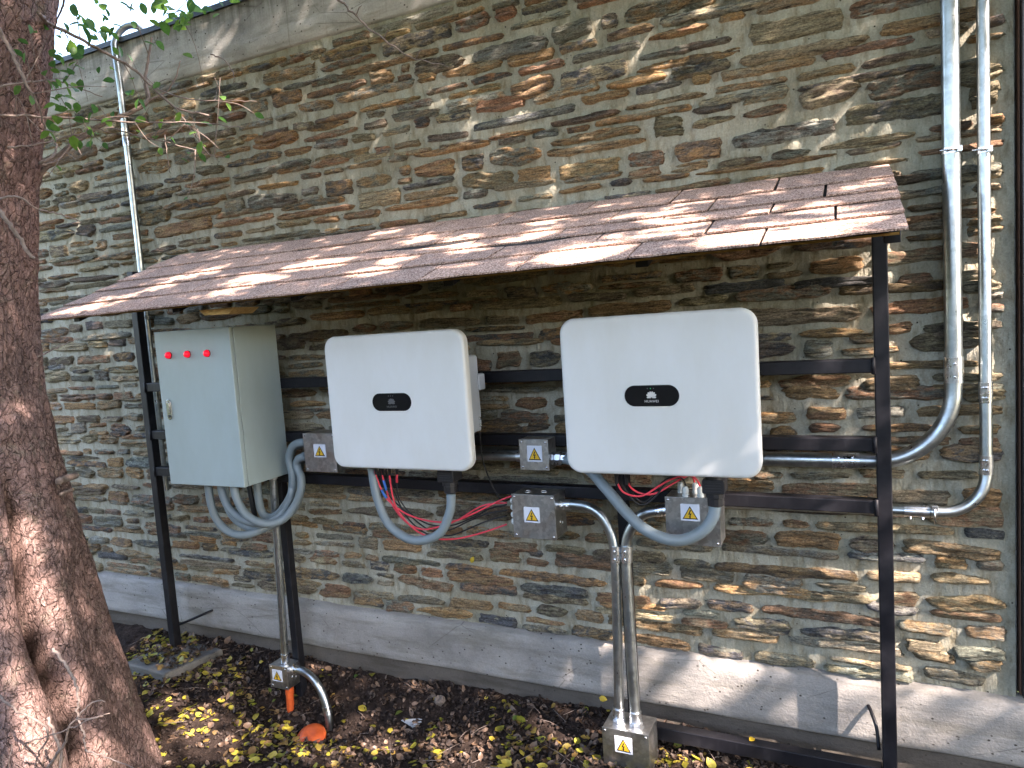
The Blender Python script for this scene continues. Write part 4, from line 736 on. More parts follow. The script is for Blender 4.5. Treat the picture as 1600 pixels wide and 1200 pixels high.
def clamp(t, p, r, ax='z', ears=True):
    p = Vector(p)
    A = Vector((0, 0, 1)) if ax == 'z' else Vector((1, 0, 0)); e = Vector((1, 0, 0)) if ax == 'z' else Vector((0, 0, 1))
    o = MB().lathe(p-A*0.009, A, [(0, r), (0, r+0.002), (0.018, r+0.002), (0.018, r)], 20).build('clamp', M['fit'], t, auto=35)
    q = p + e*(r*0.85) + Vector((0, -r*0.75, 0))
    b = MB(); b.box(q.x-0.010, q.x+0.004, q.y-0.012, q.y+0.006, q.z-0.009, q.z+0.009) if ax == 'z' else b.box(q.x-0.009, q.x+0.009, q.y-0.012, q.y+0.006, q.z-0.004, q.z+0.010)
    b.build('clamp_ear', M['fit'], o, bevel=0.001)
    s = p + Vector((0, -r-0.008, 0)); MB().tube([s-e*0.034, s+e*0.016], 0.0028, 6).build('clamp_bolt', M['steel'], o, smooth=True)
    MB().box(p.x-0.012, p.x+0.012, p.y+r, 0.012, p.z-0.008, p.z+0.008).build('stand_off', M['fit'], o)
bx = 0.299
pth = [(bx, -0.050, 3.4), (bx, -0.050, 1.40), (bx-0.002, -0.053, 1.345)]
R_ = 0.215; cz = 1.108+R_
for k in range(1, 13):
    a = math.pi/2*k/13; pth.append((bx-0.002-R_*(1-math.cos(a)), -0.053-0.034*k/13, cz+0.02*(1-k/13)-R_*math.sin(a)))
pth += [(bx-R_-0.002, -0.088, 1.108), (-2.02, -0.088, 1.112)]
t = run(pth, 0.0255, 'thickest galvanised conduit running down the wall and bending left behind the shelter frame', 24, base=(bx, -0.05, 1.4))
sleeve(t, (bx, -0.05, 1.445), (bx, -0.05, 1.362), 0.0285, 1); sleeve(t, (-0.062, -0.088, 1.108), (0.022, -0.088, 1.108), 0.0275, 1, wings=(0, -0.8, 0.6)); clamp(t, (bx, -0.05, 2.086), 0.0258)
sx = 0.385; R_ = 0.125; pth = [(sx, -0.045, 3.4), (sx, -0.045, 1.075)]; cz = 0.945+R_
for k in range(1, 13):
    a = math.pi/2*k/12; pth.append((sx-R_*(1-math.cos(a)), -0.045-0.040*k/12, cz-R_*math.sin(a)))
pth += [(-0.44, -0.088, 0.942)]
t = run(pth, 0.0178, 'thinner galvanised conduit beside the thick one at the right end of the wall', 20, base=(sx, -0.045, 1.1))
sleeve(t, (sx, -0.045, 1.362), (sx, -0.045, 1.296), 0.0200, 2); sleeve(t, (sx, -0.045, 1.128), (sx, -0.045, 1.066), 0.0200, 2); sleeve(t, (0.150, -0.088, 0.945), (0.222, -0.087, 0.945), 0.0198, 1, wings=(0, -0.3, -0.9)); clamp(t, (0.236, -0.086, 0.945), 0.0180, 'x'); clamp(t, (sx, -0.045, 2.075), 0.0180)
lx = -3.415
arc = [(lx, -0.045, 0.85), (lx, -0.045, 3.0), (lx, -0.053, 3.215)] + [(lx+0.075*(1-math.cos(math.pi*k/12)), -0.053+0.10*k/12, 3.215+0.095*math.sin(math.pi*k/12)) for k in range(1, 12)] + [(lx+0.15, 0.05, 3.22)]
t = run(arc, 0.0165, 'tall galvanised conduit at the left that hooks over the top of the wall', 18, base=(lx, -0.045, 0.85))
clamp(t, (lx, -0.045, 1.80), 0.0168); sleeve(t, (lx, -0.045, 2.79), (lx, -0.045, 2.70), 0.019, 0)
t = run([D['pole'][0], (-2.5035, -0.210, 0.088)], 0.0178, 'straight galvanised pole from the bottom of the grey cabinet down to the small box', 20, base=(-2.5035, -0.21, 0.08))
sleeve(t, (-2.5035, -0.21, 0.080), (-2.501, -0.21, 0.125), 0.0205, 0, 'connector'); MB().lathe((-2.4632, -0.21, 1.006), (0, 0, -1), [(0, 0.023), (0.008, 0.023), (0.009, 0.020), (0.02, 0.020), (0.02, 0.0178)], 8).build('connector', M['fit'], t)
for nm, lb in (('riser1', 'left one of two steel conduits rising side by side from the box on the soil'), ('riser2', 'right one of two steel conduits rising side by side from the box on the soil')):
    P = list(D[nm])
    if nm == 'riser1': P = [(-1.012, -0.225, 0.941)] + P[1:]
    r = 0.0182 if nm == 'riser1' else 0.0195
    Ps = spline(P[:6], 6) + spline(P[6:], 2); t = run(Ps, r, lb, 20, base=P[-1])
    a, b = (D['coup_r'][0], D['coup_r'][1]) if nm == 'riser1' else (D['coup_r'][2], D['coup_r'][3])
    sleeve(t, (a[0]-0.002, a[1], a[2]), (b[0]-0.002, b[1], b[2]), r+0.0022, 1)
    e = Vector(P[-1]); sleeve(t, e+Vector((0, 0, 0.008)), e+Vector((-0.0005, 0.0007, 0.058)), r+0.003, 0, 'connector'); MB().lathe(e+Vector((0, 0, 0.011)), (0, 0, 1), [(0, r+0.007), (0.012, r+0.007), (0.012, r)], 8).build('lock_nut', M['fit'], t)
    if nm == 'riser1': sleeve(t, (-1.010, -0.225, 0.942), (-0.968, -0.225, 0.944), r+0.0025, 1, 'connector')
    else: sleeve(t, (-0.597, -0.225, 0.946), (-0.640, -0.225, 0.938), r+0.0025, 1, 'connector')
t = run(spline(D['elbow'], 6), 0.0185, 'short curved steel conduit bending from the small low box into the soil', 18, base=D['elbow'][-1])
sleeve(t, (-2.460, -0.21, 0.0515), (-2.425, -0.212, 0.0540), 0.0212, 0, 'connector'); MB().box(-2.433, -2.427, -0.232, -0.2, 0.070, 0.092).build('screw', M['steel'], t); sleeve(t, (-2.2545, -0.2305, -0.088), (-2.2455, -0.2335, -0.125), 0.0205, 0)
t = run([(-2.03, -0.21, 1.119), (-1.150, -0.21, 1.1215)], 0.0172, 'short straight steel conduit between the box by the left inverter and the smallest box', 18)
sleeve(t, (-1.158, -0.21, 1.1215), (-1.186, -0.21, 1.1215), 0.0205, 0, 'connector')
# orange plastic pipe below the low box and the open orange end in the soil
mb = MB(); mb.tube([(-2.489, -0.215, -0.030), (-2.490, -0.216, -0.075), (-2.490, -0.216, -0.076), (-2.493, -0.225, -0.30)], [0.0205, 0.0205, 0.0185, 0.0175], 16)
top_mesh(mb, 'orange_pipe', M['orange'], 'upright orange plastic pipe under the small low junction box', 'pipe', smooth=True, auto=40)
ax = Vector((0.10, -0.36, 0.75)).normalized()
mb = MB(); c0 = Vector((-2.288, -0.305, -0.225)); 
mb.lathe(c0, ax, [(0, 0.066), (0.022, 0.068), (0.026, 0.070), (0.034, 0.070), (0.038, 0.066), (0.046, 0.060), (0.054, 0.045), (0.058, 0.028), (0.056, 0.02), (0.058, 0.0)], 26)
og = top_mesh(mb, 'orange_stopper', M['orange'], 'dirty orange plastic stopper half sunk in the dark soil by the curved conduit', 'stopper', auto=35)

# ------------------------------------------------------------------ flexible conduits and cables
def flex(key, r, label, sub=8, m='flex', n=16, grp='grey flexible conduits', name='flexible_conduit', cat='flexible conduit', pts=None):
    P = pts or D[key]; S = spline(P, sub); mb = MB(); mb.tube(S, r, n)
    return top_mesh(mb, name, M[m], label, cat, grp, origin=P[0], smooth=True)
flex('tube1', 0.0178, 'grey flexible conduit under the cabinet, leftmost and hanging lowest')
flex('tube2', 0.0178, 'grey flexible conduit under the cabinet, second from the left, leaving between the outer loops')
flex('tube2b', 0.0172, 'grey flexible conduit under the cabinet that hangs behind the second loop')
flex('tube3', 0.0182, 'grey flexible conduit under the cabinet, foremost loop sweeping past the steel pole')
flex('tube4', 0.0182, 'grey flexible conduit dropping straight behind the others near the back of the cabinet bottom')
flex('tube_dark', 0.0125, 'dark glossy hose hanging behind the grey loops under the cabinet', m='blk_pl', grp=None, name='hose', cat='hose')
oL = flex('loopL', 0.0182, 'grey flexible conduit looping under the left inverter to its black gland')
oR = flex('loopR', 0.0200, 'grey flexible conduit looping under the right inverter, across the junction box')
t = empty('hose_fitting', (-1.036, -0.21, 1.118), 'chunky zinc fitting on the right side of the smallest junction box', 'fitting')
MB().lathe((-1.036, -0.21, 1.118), (1, 0, 0), [(0, 0.026), (0.010, 0.026), (0.012, 0.022), (0.016, 0.022), (0.018, 0.0275), (0.036, 0.0275), (0.040, 0.023), (0.055, 0.022), (0.055, 0.0)], 8).build('nut', M['fit'], t, auto=25)
cabs = [('redA', 'red', 'red cable under the left inverter, uppermost of the three in its sag', 'red cables under the left inverter'), ('redB', 'red', 'red cable under the left inverter, middle of the three', 'red cables under the left inverter'), ('redC', 'red', 'red cable under the left inverter, lowest sag, into the bottom gland', 'red cables under the left inverter'),
        ('blkA', 'blk', 'black cable under the left inverter, uppermost of the three', 'black cables under the left inverter'), ('blkB', 'blk', 'black cable under the left inverter, middle of the three', 'black cables under the left inverter'), ('blkC', 'blk', 'black cable under the left inverter, lowest of the three', 'black cables under the left inverter'),
        ('rR1', 'red', 'red cable under the right inverter, longer sag, plugged in at the left', 'red cables under the right inverter'), ('rR2', 'red', 'red cable under the right inverter, shorter sag, plugged in at the right', 'red cables under the right inverter'), ('bR1', 'blk', 'black cable hanging lowest under the right inverter', 'black cables under the right inverter'), ('bR2', 'blk', 'black cable hidden behind the red ones under the right inverter', 'black cables under the right inverter')]
for key, m, lb, grp in cabs:
    o = flex(key, 0.0036 if m == 'red' else 0.0031, lb, 7, m, 8, grp, 'red_cable' if m == 'red' else 'black_cable', 'cable')
    if key in ('redA', 'redB', 'blkA'):
        a, b, c = D[key][1:4] if key != 'blkA' else (D[key][1], D[key][1], D[key][2])
        s = spline(D[key], 7); i0 = {'redA': 12, 'redB': 9, 'blkA': 7}[key]; MB().tube(s[i0:i0+4], 0.0052, 8).build('tape', M['blue_tape' if m == 'red' else 'red'], o, smooth=True)
e = flex('earth', 0.0026, 'thin black earth cable dropping from the right side of the left inverter', 7, 'blk', 8, None, 'earth_cable', 'cable')
MB().tube([(-1.3115, -0.271, 1.285), (-1.3118, -0.271, 1.262)], 0.0052, 8).build('yellow_sleeve', M['yel'], e, smooth=True); MB().tube([(-1.3118, -0.271, 1.2615), (-1.312, -0.271, 1.236)], 0.0055, 8).build('green_sleeve', M['grn'], e, smooth=True)

# ------------------------------------------------------------------ tree at the left
tree = empty('tree', (-3.0, -1.17, -0.15), 'thick rough barked tree trunk at the left with bare twigs and green leaves', 'tree')
TR = [(-3.02, -1.17, -0.45, 0.60)] + D['trunk'] + [(-2.30, -1.17, 4.3, 0.21), (-2.2, -1.2, 5.0, 0.17)]
tz = np.array([q[2] for q in TR]); NA, NZ = 260, 330
zz = np.linspace(-0.45, 5.0, NZ)
zz = np.concatenate([np.linspace(-0.45, 3.2, 290), np.linspace(3.25, 5.0, 40)])
cxn = np.interp(zz, tz, [q[0] for q in TR]); rn = np.interp(zz, tz, [q[3] for q in TR]); cyn = np.interp(zz, tz, [q[1] for q in TR])
for _ in range(14):
    for arr in (cxn, rn): arr[1:-1] = (arr[:-2]+2*arr[1:-1]+arr[2:])/4
TH, ZZ = np.meshgrid(np.linspace(0, 2*math.pi, NA, endpoint=False), zz)
Cn, Sn = np.cos(TH), np.sin(TH)
view = math.atan2(-2.70+1.17, 3.0)                       # the side turned to the open garden
dang = lambda a0: (TH-a0+math.pi) % (2*math.pi)-math.pi
low = np.clip((1.25-ZZ)/1.3, 0, 1)
a0 = view+0.27+0.14*low+0.05*np.sin(ZZ*7); up_ = np.clip((1.25-ZZ)/0.5, 0, 1); groove = -0.24*up_*np.exp(-(dang(a0)/0.055)**2)-0.06*up_*np.exp(-(dang(a0)/0.16)**2) + 0.05*up_*np.exp(-(dang(a0-0.36)/0.26)**2) + 0.025*up_*np.exp(-(dang(a0+0.30)/0.2)**2)
butt = 0.055*low*np.cos(TH*5+1.0+0.6*low) + 0.02*np.cos(3*TH+ZZ*1.1)
nn = 0.030*fbm(Cn*1.6+3, Sn*1.6, ZZ*1.0, 4, 0.55) + 0.022*np.abs(fbm(Cn*5, Sn*5, ZZ*2.6, 4, 0.6)) + 0.009*np.abs(fbm(Cn*15, Sn*15, ZZ*9, 3, 0.65))
knot = 0.02*np.exp(-((ZZ-0.92)/0.10)**2-(dang(view+0.85)/0.35)**2) + 0.02*np.exp(-((ZZ-1.40)/0.05)**2-(dang(view+0.2)/0.5)**2) - 0.014*np.exp(-((ZZ-1.33)/0.012)**2-(dang(view)/0.7)**2)
RR = rn[:, None]*(1+0.0*TH) + groove + butt*rn[:, None]/0.3*0.6 + nn + knot
V = np.stack([cxn[:, None]+RR*Cn+3.0, cyn[:, None]+RR*Sn+1.17, ZZ+0.15], -1).reshape(-1, 3)
idx = np.arange(NA*len(zz)).reshape(len(zz), NA); nx_ = np.roll(idx, -1, axis=1)
F = np.stack([idx[:-1], nx_[:-1], nx_[1:], idx[1:]], -1).reshape(-1, 4)
link('trunk', mesh_from_arrays('trunk', V, F), M['bark'], tree)
def branch(name, P, r0, r1, m='twig', par=tree, sub=6, n=7, kink=0.0):
    S = spline(P, sub); N = len(S)
    S = [s + Vector((rnd.gauss(0, kink), rnd.gauss(0, kink), rnd.gauss(0, kink))) for s in S]
    return MB().tube(S, [r0+(r1-r0)*i/(N-1) for i in range(N)], n).build(name, M[m], par, smooth=True)
SZ = {'b1': (.0125, .0045), 'b1b': (.004, .002), 'b2': (.007, .0035), 'b2b': (.003, .0012), 'b2c': (.003, .001), 'b3': (.0045, .0015), 'b4': (.006, .002), 'b5': (.006, .004), 'b6': (.0035, .0016), 'b7': (.0032, .0012), 'b8': (.004, .002), 'b9': (.004, .0015), 'b10': (.004, .0015), 'b11': (.003, .001), 'b12': (.0025, .001), 'b13': (.0025, .001), 'b14': (.0028, .001), 'b15': (.005, .002), 'b16': (.0022, .001), 'b17': (.006, .002), 'b18': (.003, .001)}
for k_, (ra, rb) in SZ.items():
    if k_ == 'b7': continue
    branch('branch' if ra > .0055 else 'twig', D[k_], ra, rb, 'pale_twig' if k_ in ('b5', 'b6') else 'twig', kink=.0015)
# twigs continuing the drawn ones: short side shoots along them
shoots = []
for k_ in ('b1', 'b2', 'b2c', 'b3', 'b4', 'b9', 'b10', 'b11', 'b2b', 'b15', 'b13', 'b1', 'b3', 'b11', 'b2', 'b10'):
    S = spline(D[k_], 4)
    for _ in range(3):
        p = S[rnd.randrange(2, len(S)-1)]; d = Vector((rnd.uniform(-.2, 1), rnd.uniform(-.5, .5), rnd.uniform(-1, .8))).normalized(); L = rnd.uniform(.07, .26); q1 = p+d*L*.5+Vector((rnd.gauss(0, .015), 0, rnd.gauss(0, .015))); q2 = q1+(d+Vector((rnd.gauss(0, .3), 0, rnd.gauss(0, .3)-.15)))*L*.5
        branch('twig', [p, q1, q2], .0019, .0007, 'twig', sub=4, n=5); shoots.append((p, q1, q2))
for k_, r0 in (('stub1', .014), ('stub2', .006)):
    o = MB().tube(spline(D[k_], 3), [r0]*7, 10).build('stub', M['twig'], tree, smooth=True)
    e0 = Vector(D[k_][-1]); d0 = (e0-Vector(D[k_][-2])).normalized(); MB().lathe(e0, d0, [(0, r0*0.98), (0.002, r0*0.95), (0.002, 0)], 10).build('cut_end', M['cut'], o)
# leaf shape shared by every leaf of the tree
def leaf_arrays(L, W, fold=0.25, curl=0.15, n=5):
    V = []; F = []
    for i in range(n):
        t = i/(n-1); w = W/2*math.sin(math.pi*min(1, max(0.02, t**0.85)))**0.8 if 0 < t < 1 else 0.0005; x = (t-0.0)*L; zc = -curl*L*(t-0.4)**2
        V += [(x, -w, zc+fold*w), (x, 0, zc), (x, w, zc+fold*w)]
    for i in range(n-1):
        a = i*3; F += [(a, a+3, a+4, a+1), (a+1, a+4, a+5, a+2)]
    return np.array(V), np.array(F)
lv, lf = leaf_arrays(1.0, 0.62)
leaf_me = mesh_from_arrays('leaf', lv, lf); leaf_me.materials.append(M['leaf'])
def put_leaf(p, s, rot, par=tree, me=leaf_me, name='leaf'):
    o = bpy.data.objects.new(name, me); COL.objects.link(o); o.parent = par; o.location = Vector(p)-wloc(par); o.scale = (s, s, s); o.rotation_euler = rot; return o
nleaf = 0
for p in D['leaves']:
    put_leaf(p, rnd.uniform(.034, .052), (rnd.uniform(-.9, .9), rnd.uniform(-.2, 1.3), rnd.uniform(0, 6.28))); nleaf += 1
for p in D['leaves']:
    if rnd.random() < 0.75: put_leaf(Vector(p)+Vector((rnd.gauss(0, .05), rnd.gauss(0, .05), rnd.gauss(0, .05))), rnd.uniform(.03, .046), (rnd.uniform(-.9, .9), rnd.uniform(-.2, 1.3), rnd.uniform(0, 6.28)))
for p, q1, q2 in shoots:
    for q in [z_ for z_ in (q1, q2, p+(q1-p)*.5) if rnd.random() < 0.4]:
        put_leaf(q, rnd.uniform(.03, .046), (rnd.uniform(-.9, .9), rnd.uniform(-.2, 1.3), rnd.uniform(0, 6.28)))
# upper limbs of this tree, above the view
for q in ([(-2.35, -1.2, 4.2), (-1.9, -1.5, 4.8), (-1.3, -1.9, 5.3)], [(-2.3, -1.2, 4.6), (-2.7, -0.8, 5.4), (-3.4, -0.3, 6.0)], [(-2.25, -1.2, 4.9), (-2.2, -1.9, 5.8), (-2.0, -2.8, 6.3)]): branch('branch', q, .09, .03, 'bark', n=10)

# twigs stuck in the bark and leaning at the foot of the trunk
def lift(pts, y): 
    out = []
    for q in pts:
        d = np.array(q)-CAM; k = (y+2.70)/d[1]; out.append(tuple(CAM+d*k))
    return out
foot = empty('dead_twigs', (-2.6, -1.38, -0.1), 'bundle of dead grey twigs leaning in the cleft at the foot of the tree trunk', 'twigs')
for k_, ra, rb, yy, m in (('t1', .0052, .0025, -1.37, 'pale_twig'), ('t2', .0050, .0040, -1.41, 'pale_twig'), ('t3', .0045, .002, -1.45, 'twig'), ('t4', .003, .001, -1.36, 'pale_twig'), ('t5', .003, .0012, -1.37, 'pale_twig'), ('t6', .0026, .001, -1.43, 'twig'), ('t7', .005, .002, -1.42, 'twig')):
    branch('twig', lift(D[k_], yy), ra, rb, m, foot, kink=.002)
for _ in range(7):
    p = Vector((rnd.uniform(-2.62, -2.38), -1.42+rnd.uniform(-.04, .03), rnd.uniform(.0, .22))); d = Vector((rnd.uniform(-1, 1), rnd.uniform(-.3, .2), rnd.uniform(-.3, .9))).normalized()*rnd.uniform(.12, .3)
    branch('twig', [p, p+d*.5+Vector((0, 0, rnd.gauss(0, .02))), p+d], .0026, .001, rnd.choice(['twig', 'pale_twig']), foot, kink=.002)
# thin hanging twig in front of the parapet
hang = empty('hanging_twig', D['b7'][0], 'thin bare twig hanging in front of the parapet at the top of the picture', 'twig')
branch('stem', D['b7'], .0032, .0009, 'twig', hang, kink=.002)
for i in (1, 2, 3, 4):
    p = Vector(D['b7'][i]); MB().tube([p, p+Vector((.012, 0, .018)), p+Vector((.02, 0, .02))], [.0016, .0012, .0006], 5).build('bud', M['twig'], hang, smooth=True)

# ------------------------------------------------------------------ tree that shades the place (stands behind and right of the viewer)
shade = empty('shade_tree', (4.6, -4.6, -0.1), 'tall leafy tree in the garden whose spreading crown dapples the wall with shade', 'tree')
P = [(4.6, -4.6, -.4), (4.45, -4.5, 1.2), (4.1, -4.2, 2.6), (3.6, -3.8, 3.9), (3.2, -3.5, 5.2)]
branch('trunk', P, .26, .12, 'bark', shade, n=14)
for q in ([(4.2, -4.3, 2.3), (3.2, -3.3, 3.1), (1.9, -2.4, 3.6), (.6, -1.8, 4.0)], [(3.8, -4, 3.4), (2.4, -3.4, 4.0), (.6, -3.1, 4.3), (-.6, -3, 4.5)], [(4.0, -4.1, 2.9), (4.2, -2.8, 3.8), (3.8, -1.8, 4.4)], [(3.4, -3.6, 4.6), (2.6, -2.6, 5.2), (1.2, -2.0, 5.5)], [(4.1, -4.2, 2.7), (5.2, -4.4, 3.8), (6.0, -4.2, 4.6)]):
    branch('branch', q, .07, .015, 'bark', shade, n=8)
e1 = np.array([-SUN[1], SUN[0], 0]); e1 /= np.linalg.norm(e1); e1 = -e1 if e1[1] < 0 else e1
e2 = np.cross(SUN, e1)
if e2[2] < 0: e2 = -e2
ab = lambda p: np.array([np.dot(p, e1), np.dot(p, e2)])
